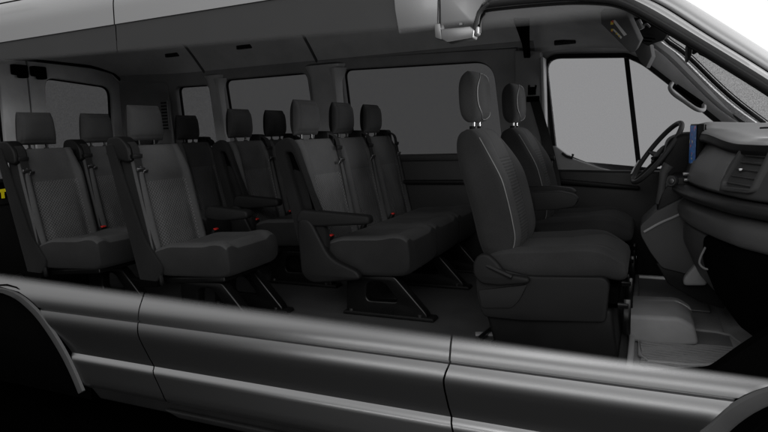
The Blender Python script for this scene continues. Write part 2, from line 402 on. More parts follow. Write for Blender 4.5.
# pillar trims standing proud of the wall
def pillar(x0, x1, x2, x3, z0, z1, d, mat, lab=None):
    # trapezoid plan: x0..x3 at the wall, x1..x2 at the front face; leans with the wall
    rows = []
    for k in range(9):
        z = z0+(z1-z0)*k/8; y = far(0, z, 0)[1]-.02
        fl_ = .05*sm(.85, 1, k/8)
        rows.append([(x0-fl_, y, z), (x1-fl_*.5, y-d*.9, z), (x1+.02, y-d, z), (x2-.02, y-d, z), (x2+fl_*.5, y-d*.9, z), (x3+fl_, y, z)])
    b = surf('pillar_trim', rows, mat, van, ang=60, label=lab)
    return b
pillar(-.39, -.37, -.16, -.135, 1.36, 2.06, .05, M['trim'])
pillar(-1.36, -1.35, -1.27, -1.25, 1.36, 2.06, .03, M['trim'])
pillar(-1.265, -1.26, -1.24, -1.225, 1.36, 2.03, .045, M['trimb'], 'pillar edge coloured pale for the window light on it')  # bright edge from the window light, put into the colour
pillar(-.19, -.175, -.15, -.13, 1.36, 2.03, .07, M['trimb'], 'pillar edge coloured pale for the window light on it')  # pale material paints the light that catches this edge
# rear corner trim with louvre
b = B(); b.prism(roundpoly([(-2.42, 1.2), (-1.80, 1.2), (-1.80, 2.04), (-2.40, 2.09)], .05), .80, .832); ct = b.out('corner_trim', M['trimd'], van, bev=.01)
lv = B(); lv.box((-1.85, .795, 1.76), (.07, .01, .26)); lv.out('vent_panel', M['trimd'], ct)
for k in range(9): pass
lo = B()
for k in range(9): lo.box((-1.85, .789, 1.65+k*.027), (.06, .008, .012))
lo.out('louvre', M['dark'], ct)
# lower trim of far wall
b = B(); b.prism([(-2.42, .57), (1.30, .57), (1.30, 1.355), (-2.42, 1.355)], .86, .93); b.out('side_trim', M['doorp'], van, bev=.01)
b = B(); b.prism([(-2.3, 1.335), (1.12, 1.335), (1.12, 1.374), (-2.3, 1.378)], .845, .868); b.out('window_ledge', M['doorp'], van, bev=.004)
b = B(); b.prism([(-.1, 1.17), (1.12, 1.17), (1.12, 1.2), (-.1, 1.2)], .82, .86); b.out('trim_rail', M['dark'], van, bev=.01)
# B pillar with belt
b = B(); b.prism([(1.17, .57), (1.335, .57), (1.325, 2.02), (1.155, 2.04)], .80, .88, lambda x, y, z: (x, y-.04*sm(1.3, 2.0, z), z)); b.out('pillar_trim', M['trimd'], van, bev=.012, label='broad trim of the far door pillar')
b = B(); b.prism([(1.337, 1.2), (1.36, 1.2), (1.345, 1.98), (1.322, 1.98)], .78, .88, lambda x, y, z: (x, y-.04*sm(1.3, 2.0, z), z)); b.out('pillar_edge', M['trimb'], van, bev=.008)
# driver door: frame, window, panel
WDo = ring(WD, -.03)
plate('door_surround', [(1.33, 1.2), (2.62, 1.2), (2.62, 1.47)]+[(lambda p_: (p_.x, p_.z))(at(*q, y=.87)) for q in [(748, 124), (722, 106), (700, 86), (676, 60), (658, 40), (650, 24)]]+[(1.8, 2.16), (1.1, 2.16), (1.1, 2.0), (1.3, 1.97)], [WD], .03, lambda u, v, w: (u, .905+w, v), M['trimd'], van, label='dark trim round the driver window')
dd = plate('driver_door', ring(WD, -.025), [WD], .05, lambda u, v, w: (u, .88+w, v), M['rubber'], van)
plate('pane', ring(WD, -.005), [], .004, lambda u, v, w: (u, .89+w, v), M['gfront'], dd)
b = B(); pts = xz([(624, 58), (629, 58), (643, 180), (638, 180)], .87); b.prism(pts, .86, .885); b.out('window_divider', M['rubber'], dd)
b = B(); b.prism(xz([(549, 146), (556, 146), (572, 158), (600, 168), (640, 176), (722, 180), (722, 188), (640, 184), (560, 178), (552, 170)], .84), .82, .86); b.out('window_sill', M['trimd'], dd, bev=.006)
b = B(); b.prism([(1.34, .6), (2.6, .6), (2.6, 1.24), (1.36, 1.27)], .80, .88); b.out('door_panel', M['doorp'], dd, bev=.02)
b = B(); b.prism(xz([(553, 178), (640, 186), (640, 190), (560, 184)], .78), .76, .80); b.out('door_armrest', M['dark'], dd, bev=.01)
b = B(); b.tube([at(562, 153, y=.80), at(566, 156, y=.80), at(572, 158, y=.80), at(573, 154, y=.80)], .008); b.out('door_pull', M['dark'], dd)
# far exterior mirror
# --- headliner ----------------------------------------------------------------------
def ceil_z(y, X=0):
    a = abs(y)
    flatz = 2.155-.095*max(0, (a-.45)/.45)**1.7
    tall = 2.33-.045*(a/.9)**2-.25*max(0, (a-.56)/.30)**1.15 if a > .56 else 2.33-.045*(a/.9)**2
    if y < 0: tall = 2.33-.12*a
    z = flatz+(tall-flatz)*sm(-2.42, -1.75, X)*sm(1.75, 1.05, X)
    z -= .11*sm(1.1, 2.1, X)**1.3*(1-.3*min(1, a))
    z += .035*sm(-1.6, -2.4, X)
    return max(z, 2.0) if X < 1.3 else z
ys = [-.86+1.74*i/36 for i in range(37)]
Xs = [-2.44+4.46*i/60 for i in range(61)]
rows = [[(X, y, ceil_z(y, X)-.006*(gs(X, -1.30, .018)*(-1) + gs(X, -.30, .018)*(-1))) for y in ys] for X in Xs]
rib = lambda X: 0
def seam(X, y):
    xa = -1.42+.0*y; xb = -.33
    return .012*(sm(-.03, 0, X-xa)-sm(0, .03, X-xa))+.012*(sm(-.03, 0, X-xb)-sm(0, .03, X-xb))
hl = surf('headliner', [[(X, y, ceil_z(y, X)) for y in ys] for X in Xs], M['head'], van, solid=.0)
for xa in (-1.24, -.17):
    b = B(); b.tube([(xa-.16, y, ceil_z(y, xa)-.001) for y in ys if y > -.8 and y < .87], .011, 8, 1); b.out('headliner_seam', M['headd'], van)
# cove between headliner and windows
rows = [[(X, .80, ceil_z(.8, X)-.004), (X, .835, ceil_z(.8, X)-.03), (X, .84, ceil_z(.8, X)-.05), (X, .845, 2.03+.0*X)] for X in [-2.43+3.7*i/30 for i in range(31)]]
surf('window_header', rows, M['trimd'], van, solid=.006)
# rear curved header
rows = [[(-2.40+.10*math.sin(t)*1, y, 2.09+ .09*(1-math.cos(t))) for t in (0, .4, .8, 1.2, 1.57)] for y in ys if y > -.9]
# roof lamps
def lamp(px, py):
    yy_ = -.8
    while yy_ < .86:
        p = at(px, py, y=yy_); z = ceil_z(yy_, p.x)
        if p.z > z: break
        yy_ += .01
    b = B(); b.prism(roundpoly([(p.x-.09, p.y-.035), (p.x+.09, p.y-.035), (p.x+.09, p.y+.035), (p.x-.09, p.y+.035)], .02), 0, .02, lambda x, y, zz: (x, zz if False else z_map(y), 0)) if False else None
    b = B(); b.box((p.x, p.y, z-.004), (.13, .03, .03)); o = b.out('roof_lamp', M['dark'], van, bev=.006)
    b = B()
    for s_ in (-1, 1): b.box((p.x+s_*.03, p.y-.015, z-.008), (.04, .012, .02))
    b.out('lens', M['shell'], o, bev=.003)
lamp(172, 54); lamp(244, 45); lamp(565, 41)
b = B()
q = [at(513, 20, y=.45), at(517, 30, y=.5), at(522, 44, y=.62), at(524, 58, y=.72), at(530, 58, y=.72), at(529, 40, y=.6), at(529, 20, y=.45)]
vs = [tuple(a) for a in q]+[tuple(a+Vector((0, .02, .015))) for a in q]; n = len(q)
b.add(vs, [tuple(range(n)), tuple(range(n, 2*n))]+[(i, (i+1) % n, n+(i+1) % n, n+i) for i in range(n)]); b.out('headliner_gap', M['matte'], van)  # thin black panel drawn in for the dark gap on the headliner
# --- rear doors ----------------------------------------------------------------------
def rear(u, v, w): return (-2.42+w+.04*max(0, v-1.3), u, v)
for y0, y1, nm in ((-.90, -.055, 'left'), (-.045, .84, 'right')):
    if nm == 'right': hole = roundpoly([(.06, 1.2), (.70, 1.2), (.72, 2.03), (.09, 2.07)], .09)
    else: hole = roundpoly([(-.82, 1.2), (-.27, 1.2), (-.27, 2.05), (-.78, 2.05)], .09)
    outl = roundpoly([(y0, .57), (y1, .57), (y1, 2.08), (y1, 2.25), (y0, 2.25)], .01) if nm == 'left' else roundpoly([(y0, .57), (y1, .57), (y1, 2.05), (y1-.16, 2.17), (y0, 2.19)], [.01, .01, .1, .12, .01])
    d = plate('rear_door', outl, [hole], .06, rear, M['trim'], van, bevel=.012, label='rear door on the %s of the centre gap' % ('near side' if nm == 'left' else 'far side'))
    wf = plate('window_frame', ring(hole, -.004), [ring(hole, .010)], .02, lambda u, v, w: rear(u, v, w-.01), M['rubber'], d)
    plate('pane', ring(hole, .006), [], .004, lambda u, v, w: rear(u, v, w-.02), M['grear'], d)
    b = B(); b.box((-2.36, (y0+y1)/2, .9), (.04, abs(y1-y0)-.04, .62)); b.out('door_trim', M['doorp'], d, bev=.02)
    b = B(); b.box((-2.34, (-.13 if nm == 'left' else .02), 2.105), (.06, .11, .075)); b.box((-2.32, (-.12 if nm == 'left' else .03), 2.07), (.06, .06, .05)); b.out('latch', M['matte'], d, bev=.01)
b = B(); b.box((-2.46, -.05, 1.4), (.02, .09, 1.6)); b.out('door_gap_seal', M['matte'], van)
b = B(); b.tube([(-2.36, .865, .7), (-2.36, .865, 1.4), (-2.35, .862, 1.95), (-2.35, .83, 2.08), (-2.35, .72, 2.155), (-2.35, .5, 2.185), (-2.35, 0, 2.19), (-2.35, -.85, 2.17)], .013, 8); b.out('door_seal', M['rubber'], van)
b = B(); b.prism(roundpoly([(-2.44, .57), (-1.95, .57), (-1.95, .95), (-2.2, 1.05), (-2.44, 1.1)], .03), -.9, -.80); b.out('rear_side_trim', M['dark'], van, bev=.02)
# --- roof shell and near upper side --------------------------------------------------
# upper side above the cut glass: light paint
def uy(z): return -.905+.05*sm(2.0, 2.35, z)+.05*max(0, z-2.25)
E_ = [at(0, 43, y=-.9), at(115, 23.5, y=-.9), at(256, 2.5, y=-.9)]
def zb(X): return 2.16-.010*(X+1.5)-.006*(X+1.5)**2 if X < 2 else 2.0
# lower edge of the painted band follows the window top
zb = lambda X: E_[0].z+(E_[2].z-E_[0].z)*(X-E_[0].x)/(E_[2].x-E_[0].x)
def band(name, x0, x1, lab=None):
    rows = []
    for k in range(15):
        t = k/14
        rows.append([(x0+(x1-x0)*i/20, -.912+.012*t+.22*max(0, t-.3)**2, zb(x0+(x1-x0)*i/20)+.28*t) for i in range(21)])
    return surf(name, rows, M['upper'], van, solid=0, label=lab)
sx = at(115, 10, y=-.9).x
band('upper_panel', -2.6, sx-.004, 'painted band above the rear glass'); band('upper_panel', sx+.004, 1.19, 'painted band above the sliding door')
b = B(); b.box((sx, -.885, 2.2), (.05, .01, .3)); b.out('panel_gap', M['rubber'], van)
b = B(); b.tube([at(-20, 7.5, y=-.918), at(24, -1, y=-.918)], .004, 6); b.out('drip_rail', M['rubber'], van)
# dark glass below the painted band
def gl_strip(x0, x1):
    rows = [[(x0+(x1-x0)*i/30, -.915+.01*t, (1.90)+((zb(x0+(x1-x0)*i/30)+.004)-1.90)*t) for i in range(31)] for t in [j/8 for j in range(9)]]
    return surf('near_glass', rows, M['nglass'], van, solid=.0)
xe = at(397, 20, y=-.915).x
gl_strip(-2.6, sx-.003); gl_strip(sx+.003, xe)
# painted stub of the sliding door and front door frame at the cut
def stub(name, pix, mat, y0=-.935, y1=-.90, bev=.004, lab=None):
    b = B(); b.prism(xz(pix, y0), y0, y1); return b.out(name, mat, van, bev=bev, label=lab, seg=2)
stub('door_stub', [(393, -14), (395, 10), (399, 34), (437, 30), (438, -14)], M['upperf'], -.925, -.905, .002, 'lower end of the sliding door frame')
stub('door_frame', [(440, -14), (441, 31), (473, 27), (474, 22), (477, 12), (482, 4), (492, -5), (505, -14)], M['upperf'], -.93, -.905, .002, 'front door frame behind the latch')
b = B(); b.prism(xz([(434, 24), (440, 23), (442, 40), (435, 38)], -.93), -.93, -.88); b.prism(xz([(441, 29), (470, 26), (474, 30), (473, 38), (447, 42.5), (441, 39)], -.93), -.93, -.87); b.prism(xz([(475, 26), (478.5, 26), (478, 34), (474.5, 36)], -.92), -.92, -.88)
br = b.out('latch_bracket', M['satin'], van, bev=.004, label='pale metal bracket on the cut pillar')
b = B(); b.box(at(461, 24, y=-.938), (.012, .006, .008)); b.out('bolt', M['steel'], br)
# --- front door frame band (A pillar near side): runs from above the door over to the bonnet
ol = [(482, 14), (490, 6), (502, 0), (530, -6), (580, -9), (620, -4)]
def strip(name, outer, inner, y0, y1, mat, solid=.012, mid=None, lab=None, n=8):
    A = smoothpath([at(*q, y=y0) for q in outer], n); C = smoothpath([at(*q, y=y1) for q in inner], n)
    k = min(len(A), len(C)); rows = []
    for i in range(k):
        a, c = A[i], C[i]; r = []
        for t in [j/6 for j in range(7)]:
            p_ = a.lerp(c, t); p_.y -= .02*math.sin(math.pi*t)*(mid if mid is not None else 1); r.append(tuple(p_))
        rows.append(r)
    return surf(name, rows, mat, van, solid=solid, label=lab)
# outer pillar: (upper silver band) and door frame band below the dark gap
strip('a_pillar', [(600, -42), (640, -22), (680, -1), (724, 26), (768, 54), (800, 75), (830, 95)], [(600, -22), (632, -8), (664, 6), (708, 34), (752, 61), (786, 83), (820, 105)], -.86, -.90, M['upperp'], mid=.8, lab='silver windscreen pillar on the near side')
strip('pillar_gap', [(560, -36), (600, -24), (632, -9), (664, 4.5), (708, 32.5), (752, 59.5), (786, 82), (820, 104)], [(560, -33), (600, -20), (630, -6), (660, 6.5), (705, 35), (750, 62.5), (784, 85), (818, 107)], -.892, -.888, M['rubber'], solid=.004, mid=0)
strip('door_frame', [(486, 2), (500, -10), (560, -30), (600, -20), (630, -6), (661, 8), (705, 36), (749, 63), (783, 85), (815, 107)], [(482, 6), (497, 0), (560, -7), (600, -5), (622, 0), (648, 14), (690, 38), (738, 67), (772, 88), (805, 110)], -.915, -.905, M['upperp'], mid=1, lab='silver frame above the near front door')
strip('door_frame', [(478, 24), (481, 12), (489, 4), (500, -1), (560, -7), (600, -4), (622, 1), (648, 14), (690, 38), (738, 67), (772, 88), (805, 110)], [(474, 34), (475.5, 20), (481, 11), (493, 6), (560, 0), (600, 1), (621, 5), (646, 17), (688, 42), (737, 72), (770, 93), (800, 114)], -.918, -.90, M['dashm'], mid=.6, lab='inner dark edge of the near door frame')
b = B(); b.tube(smoothpath([at(*q, y=-.89) for q in [(479.5, 33), (480, 22), (484, 14), (493, 10), (560, 4), (600, 4), (622, 8), (645, 19), (687, 44), (736, 74), (769, 95), (800, 117)]], 6), .0065, 8); b.out('door_seal', M['rubber'], van)
# smoky remainder of the near door glass, thinning out downward
GA = smoothpath([at(*q, y=-.893) for q in [(480, 24), (484, 15), (493, 11), (560, 5), (600, 5), (624, 10), (644, 20)]], 6)
GB = smoothpath([at(*q, y=-.893) for q in [(480, 30), (486, 30), (500, 28), (560, 24), (600, 21), (624, 20), (645, 22)]], 6)
def smoky():
    m = bpy.data.materials.new('smoky_glass'); m.use_nodes = True; t = m.node_tree; b = t.nodes['Principled BSDF']
    b.inputs['Base Color'].default_value = (.16, .16, .162, 1); b.inputs['Roughness'].default_value = .4
    ge = t.nodes.new('ShaderNodeNewGeometry'); sp = t.nodes.new('ShaderNodeSeparateXYZ'); link(t, ge.outputs['Position'], sp.inputs[0])
    mr = maprange(t, sp.outputs['Z'], 1.90, 1.955, 0, .55, True); link(t, mr.outputs[0], b.inputs['Alpha']); return m
surf('near_glass', [[tuple(a.lerp(c, j/4)) for j in range(5)] for a, c in zip(GA, GB)], smoky(), van)
# roof skin (outside)
rows = []
for k in range(25):
    y = -.87+1.74*k/24
    rows.append([(X, y, max(ceil_z(y, X)+.05, ceil_z(y, X)+.13*(1-(abs(y)/.9)**4)) - (.0 if X < 1.9 else .02)) for X in [-2.6+4.62*i/40 for i in range(41)]])
surf('roof', rows, M['paint'], van, solid=.01)
# far exterior side skin
b = B(); b.prism([(-2.6, .2), (2.6, .2), (2.6, 1.2), (1.3, 1.34), (-2.6, 1.34)], .935, .96); b.out('far_side_panel', M['paint'], van)
# windscreen, header, far A pillar
def wx(y, z): return 2.05+(2.08-z)*.88-.10*(y/.85)**2
rows = [[(wx(y, z), y, z-.12*max(0, -y/.85)**2) for y in [-.55+1.39*i/20 for i in range(21)]] for z in [2.06-.6*j/12 for j in range(13)]]
surf('windscreen', rows, M['gwind'], van)
P1 = [at(646, 22, y=.80), at(650, 42, y=.82), at(668, 58, y=.83), at(700, 90, y=.84), at(722, 110, y=.85), at(752, 130, y=.85)]
P2 = [at(662, 30, y=.78), at(663, 40, y=.80), at(684, 56, y=.81), at(716, 87, y=.82), at(738, 106, y=.83), at(762, 124, y=.84)]
A1, A2 = smoothpath(P1), smoothpath(P2)
surf('a_pillar', [[tuple(a+Vector((0, .03, 0))), tuple(a.lerp(c, .1)), tuple(a.lerp(c, .35)+Vector((-.01, -.03, 0))), tuple(a.lerp(c, .7)+Vector((0, -.03, 0))), tuple(a.lerp(c, .95)), tuple(c+Vector((0, .03, 0)))] for a, c in zip(A1, A2)], M['trimp'], van, solid=.004, label='pale inner trim of the far windscreen pillar')
b = B(); b.tube([tuple(c+Vector((.012, 0, .004))) for c in A2], .011, 8); b.out('windscreen_seal', M['rubber'], van)
b = B(); b.tube([tuple(c+Vector((.028, 0, .014))) for c in A2], .003, 6); b.out('pillar_seam', M['shell'], van)
# grab handle on far pillar
hp = [at(672, 83, y=.76), at(670, 88, y=.73), at(674, 94, y=.71), at(684, 101, y=.70), at(696, 109, y=.70), at(703, 110, y=.73), at(704, 106, y=.77)]
b = B(); b.tube(smoothpath(hp), .012, 10); b.out('grab_handle', M['trimd'], van)
b = B(); b.tube([at(676, 86, y=.78), at(702, 104, y=.79)], .014, 8); b.out('handle_recess', M['matte'], van)
# windscreen header dark band and overhead console, sun visor with warning label
rows = [[(wx(y, 2.07)-.01-.14*t, y, 2.07-.012*t-.12*max(0, -y/.85)**2) for t in (0, .5, 1)] for y in ys if y > -.30]
surf('windscreen_header', rows, M['shell'], van, solid=.02)
def pq(pix, y): return [at(a, c, y=y) for a, c in pix]
def slab(name, P, off, mat, parent=van, bev=.004, label=None):
    n = len(P); vs = [tuple(a) for a in P]+[tuple(a+Vector(off)) for a in P]
    b = B(); b.add(vs, [tuple(range(n)), tuple(range(n, 2*n))]+[(i, (i+1) % n, n+(i+1) % n, n+i) for i in range(n)]); return b.out(name, mat, parent, bev=bev, label=label, seg=2)
vis = slab('sun_visor', pq([(600, 12), (616, 9), (626, 12), (640, 42), (635, 52), (630, 53), (601, 24)], -.1), (.015, .02, .018), M['headd'], label='sun visor with a warning label')
lab = slab('warning_label', pq([(612, 20), (615, 20), (627, 34.5), (624, 36)], -.104), (.0, .002, .0), M['white'], vis, 0)
slab('warning_label', pq([(612, 29), (614, 29), (622, 37), (621, 39)], -.104), (.0, .002, .0), M['white'], vis, 0)
b = B()
for q in ((612, 23, .012), (612, 30, .008), (616.5, 33.5, .006), (619, 36, .006)): b.box(at(q[0], q[1], y=-.108), (q[2], .003, q[2]*1.2))
b.out('warning_symbol', M['lyellow'], vis)
b = B()
for q in ((612.5, 21.5, .008), (612, 31.5, .004)): b.box(at(q[0], q[1], y=-.11), (q[2], .003, q[2]))
b.out('warning_symbol', M['lred'], vis)
oc = slab('overhead_console', pq([(616, 9), (630, 11), (650, 22), (668, 34), (664, 40), (655, 43), (648, 46), (636, 40), (628, 22)], .15), (.02, .1, .02), M['shell'], label='dark overhead console behind the visor')
b = B(); b.tube([at(638, 20, y=.1), at(640, 24, y=.1), at(642, 29, y=.1)], .012, 8); b.tube(smoothpath([at(642, 28, y=.1), at(646, 24, y=.1), at(650, 27, y=.1)]), .005, 6); b.out('visor_hinge', M['trimd'], oc)
b = B(); b.tube([at(643, 37.5, y=.1), at(655, 39, y=.1)], .004, 6); b.tube([at(643, 40.5, y=.1), at(652, 41.5, y=.1)], .004, 6); b.out('slot', M['matte'], oc)
slab('header_trim', pq([(634, 50), (640, 42), (650, 44), (652, 56), (646, 68), (640, 62)], .6), (.02, .06, .0), M['headd'])

# ================================================================== rear-view mirror
mr_ = empty('rear_view_mirror', at(688, 50, y=0), 'black rear view mirror hanging below the top of the windscreen', 'mirror')
b = B(); b.prism(roundpoly(xz([(686.5, 44), (689, 42), (692, 45), (690, 58), (688.5, 61), (686, 59)], 0), .006), -.11, .11); b.out('mirror_housing', M['rubber'], mr_, bev=.008)
b = B(); b.tube([at(690, 50, y=0), at(694, 52, y=0), at(698, 49, y=0)], .012, 8); b.out('mirror_arm', M['rubber'], mr_)
b = B(); b.prism(xz([(694, 46), (699, 46), (712, 55), (707, 57), (700, 54)], 0), -.05, .05); b.out('sensor_cover', M['rubber'], mr_, bev=.008)
b = B(); b.cyl(at(697, 47, y=-.05), (0, 1, 0), .012, .02); b.out('knob', M['trimb'], mr_)

# ================================================================== SEATS
def bframe(X0, zt=1.52, zb_=.80, dx=.15):
    def f(v):
        x = X0+dx*(1-v)-.02; z = zb_+(zt-zb_)*v
        n = Vector((zt-zb_, 0, dx)).normalized()
        return Vector((x, 0, z)), n
    return f
SW = .215
def front_pt(X0, y, v, d=.0, yc=0):
    """point just in front of a backrest surface"""
    o, n = bframe(X0)(v); return Vector((o.x, y, o.z))+n*(.066+d)
def belt(parent, X0, y, sgn, tower, full=True):
    """shoulder belt lying on a seat whose centre is y; sgn: -1 near shoulder, +1 far shoulder"""
    ys_ = y+sgn*(SW-.035)
    bl = B()
    path = [front_pt(X0, ys_, 1.035, -.04), front_pt(X0, ys_, 1.02, -.01), front_pt(X0, ys_, .97, .02), front_pt(X0, ys_+(.0), .85, .018), front_pt(X0, ys_, .6, .012), front_pt(X0, ys_, .38, .008), front_pt(X0, ys_+sgn*.01, .22, .012), front_pt(X0, ys_+sgn*.02, .08, .02)]
    bl.ribbon(smoothpath(path, 5), (0, 1, 0), .047); sb = bl.out('seat_belt', M['strap'], parent, smooth=True)
    if tower:
        b = B(); o, n = bframe(X0)(1.0); 
        b.prism(roundpoly([(o.x-.085, o.z-.05), (o.x+.09, o.z-.09), (o.x+.085, o.z+.0), (o.x+.03, o.z+.055), (o.x-.06, o.z+.05)], .03, 4), ys_-.045, ys_+.04); b.out('belt_tower', M['black'], parent, bev=.012)
    else:
        b = B(); o, n = bframe(X0)(1.02); b.prism(roundpoly([(o.x-.05, o.z-.03), (o.x+.06, o.z-.05), (o.x+.05, o.z+.03), (o.x-.03, o.z+.035)], .015, 3), ys_-.035, ys_+.03); b.out('belt_outlet', M['black'], parent, bev=.006)
    for v, w in ((.90, .062), (.80, .05)):
        p_ = front_pt(X0, ys_, v, .024); b = B()
        rot = Matrix.Rotation(math.radians(12 if v > .85 else 25), 3, 'Y')
        b.box(p_, (.012, w, .022), rot)
        if v < .85: b.box(p_+Vector((.004, -sgn*.03, -.012)), (.005, .032, .02), rot)
        b.out('belt_guide' if v > .85 else 'belt_tongue', M['dark'] if v > .85 else M['steel'], sb, bev=.003, seg=2)
    if tower:
        p_ = front_pt(X0, ys_+sgn*.035, .02, .02); b = B(); b.tube(smoothpath([p_+Vector((-.01, 0, .06)), p_+Vector((.0, sgn*.005, .02)), p_+Vector((.006, sgn*.005, -.03)), p_+Vector((.0, 0, -.05))]), .012, 8); b.out('belt_anchor', M['black'], sb)
def headrest(parent, X0, y, zt=1.52, w=.126, h=.197, gap=.027, X_off=0):
    zb_ = zt+gap
    f = lambda v: (Vector((X0-.035+.0*v+X_off, y, zb_+h*v)), Vector((1, 0, .10)).normalized())
    def feat(u, v): return -.004*gs(abs(u), .86, .03)-.004*gs(v, .88, .03)-.004*gs(v, .10, .03)
    hr = pad('headrest', f, lambda v: w*(1.02-.13*v), .060, .050, [M['hrest'], M['side']], parent, feat, lambda u, v, fr: 0 if fr else 1, 40, 36, 3.2, 3.0)
    b = B()
    for s_ in (-1, 1):
        b = B(); b.tube([(X0-.03+X_off, y+s_*.055, zt-.03), (X0-.03+X_off, y+s_*.055, zb_+.02)], .007, 8); b.out('headrest_post', M['leg'], hr)
        b = B(); b.cyl((X0-.03+X_off, y+s_*.055, zt+.002), (0, 0, 1), .014, .012, 12); b.out('post_sleeve', M['black'], hr)
def pass_seat(parent, X0, y, side_shell=0, w=SW, deep=.09):
    fr_ = bframe(X0)
    f = lambda v: (fr_(v)[0]+Vector((0, y, 0)), fr_(v)[1])
    def feat(u, v):
        d = .034*sm(.62, .84, abs(u))*(sm(0, .12, v))*(1-.6*sm(.75, 1, v)) - .006*gs(abs(u), .70, .028)          # bolsters and seam
        d += -.006*gs(v, .72, .010)*(1 if abs(u) < .70 else 0)                                # seam between plain and textured panel
        d += .012*gs(v, .30, .2)*(1-sm(.4, .7, abs(u)))
        return d
    def mi(u, v, fr):
        if not fr: return 2
        if abs(u) > .98: return 2
        if abs(u) < .70 and v < .72 and v > .02: return 1
        return 0
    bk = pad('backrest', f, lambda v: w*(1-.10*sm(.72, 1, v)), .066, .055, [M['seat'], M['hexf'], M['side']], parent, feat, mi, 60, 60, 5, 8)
    headrest(parent, X0, y)
    # cushion
    def cf(v):
        x = X0+.15+.52*v; z = .905+.022*v
        return Vector((x, y, z)), Vector((-.04, 0, 1)).normalized()
    def cfeat(u, v):
        return .020*sm(.55, .8, abs(u))*sm(.05, .3, v) - .004*gs(abs(u), .68, .03)*(v < .92)-.012*gs(u, 0, .4)*gs(v, .45, .3)+.012*sm(.65, .85, v)*sm(1, .9, v) - .004*gs(v, .70, .012)*(abs(u) < .68)
    def cmi(u, v, fr):
        if not fr: return 1
        return 0 if (abs(u) < .985 and v < .975) else 1
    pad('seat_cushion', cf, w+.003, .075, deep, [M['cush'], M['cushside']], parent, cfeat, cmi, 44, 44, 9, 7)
def bench_frame(parent, X0, y0, y1, legs, extras=None):
    b = B(); b.prism(roundpoly([(X0+.08, .80), (X0+.60, .84), (X0+.60, .81), (X0+.2, .775), (X0+.08, .775)], .01), y0+.03, y1-.03); b.out('seat_frame', M['leg'], parent, bev=.006)
    for ly in legs:
        # trapezoid side frame with a window
        ou = roundpoly([(X0+.28, .79), (X0+.56, .80), (X0+.74, .605), (X0+.74, .58), (X0+.27, .58)], .02, 3)
        ho = roundpoly([(X0+.40, .76), (X0+.50, .765), (X0+.585, .66), (X0+.39, .655)], .035, 5)
        lg = plate('leg', ou, [ho], .06, lambda u, v, w, ly=ly: (u, ly+w, v), M['leg'], parent, bevel=.008)
        b = B(); b.prism(roundpoly([(X0+.25, .573), (X0+.78, .573), (X0+.77, .592), (X0+.26, .592)], .006, 2), ly-.04, ly+.04); b.out('foot_rail', M['black'], lg, bev=.004, seg=2)
        b = B()
        for xx in (.30, .70): b.cyl((X0+xx, ly-.03, .597), (0, 0, 1), .010, .012, 8)
        b.out('bolt', M['steel'], lg)
def buckle(parent, X0, y):
    rot = Matrix.Rotation(math.radians(22), 3, 'Y')
    p_ = Vector((X0+.20, y, 1.0)); b = B(); b.box(p_-rot@Vector((0, 0, .05)), (.022, .05, .11), rot); k = b.out('buckle', M['black'], parent, bev=.005, seg=2)
    b = B(); b.box(p_+rot@Vector((.002, 0, .008)), (.016, .036, .008), rot); b.out('release_button', M['red'], k, bev=.002, seg=1)
def armrest(parent, X0, y, xl, zc, L=.42, open_side=0):
    b = B(); b.prism(roundpoly([(xl, zc-.045), (xl+.03, zc+.03), (xl+L, zc+.005), (xl+L+.005, zc-.04), (xl+.12, zc-.062)], [.04, .03, .02, .03, .05], 5), y-.032, y+.032); b.out('armrest', M['armp'], parent, bev=.014)
def side_shell(parent, X0, y, sgn):
    # side panel with the sunken channel and rounded recliner cover
    ou = roundpoly([(X0-.09, 1.50), (X0+.00, 1.545), (X0+.05, 1.50), (X0+.22, 1.02), (X0+.20, .80), (X0+.08, .77), (X0+.01, 1.1)], [.05, .04, .04, .06, .03, .04, .1], 5)
    ho = roundpoly([(X0-.015, 1.46), (X0+.03, 1.46), (X0+.175, 1.11), (X0+.095, 1.05)], .02, 4)
    s_ = plate('side_shell', ou, [ho], .05, lambda u, v, w: (u, y+sgn*.012+w, v), M['side'], parent, bevel=.014)
    b = B(); b.prism([(X0-.03, 1.47), (X0+.04, 1.47), (X0+.19, 1.06), (X0+.06, 1.03)], y-sgn*.02, y-sgn*.008); b.out('shell_recess', M['matte'], s_)
    ou = roundpoly([(X0+.05, 1.10), (X0+.13, 1.11), (X0+.24, .90), (X0+.40, .84), (X0+.42, .795), (X0+.12, .755), (X0+.06, .80)], [.06, .05, .06, .03, .03, .05, .05], 6)
    plate('recliner_cover', ou, [], .05, lambda u, v, w: (u, y+sgn*.035+w, v), M['shell'], parent, bevel=.014)
def simple_side(parent, X0, y, sgn):
    ou = roundpoly([(X0-.095, 1.53), (X0-.04, 1.54), (X0+.13, 1.02), (X0+.25, .87), (X0+.20, .80), (X0+.08, .755)], [.02, .02, .06, .05, .04, .03], 5)
    plate('side_shell', ou, [], .02, lambda u, v, w: (u, y+sgn*.002+w, v), M['side'], parent, bevel=.008)
    b = B(); b.prism(roundpoly([(X0+.0, .805), (X0+.2, .80), (X0+.2, .77), (X0+.06, .76)], .01), y-.02, y+.02); b.out('hinge_bracket', M['matte'], parent, bev=.005)

GRP = 'rows of grey cloth passenger seats in the cabin'
XA, XC, XD = .20, -.615, -1.465
# second row, three seats
sA = empty('bench_seat', (XA+.3, .22, FL), 'three-place grey cloth bench just behind the front seats, armrest on its aisle end', 'bench seat', GRP)
for y in (-.22, .22, .66): pass_seat(sA, XA, y, deep=.125); belt(sA, XA, y, 1, False)
side_shell(sA, XA, -.44, -1); armrest(sA, XA, -.462, XA+.035, 1.125, .44)
bench_frame(sA, XA, -.42, .86, (-.36, .30, .72))
for y in (-.40, 0.02, .45): buckle(sA, XA, y)
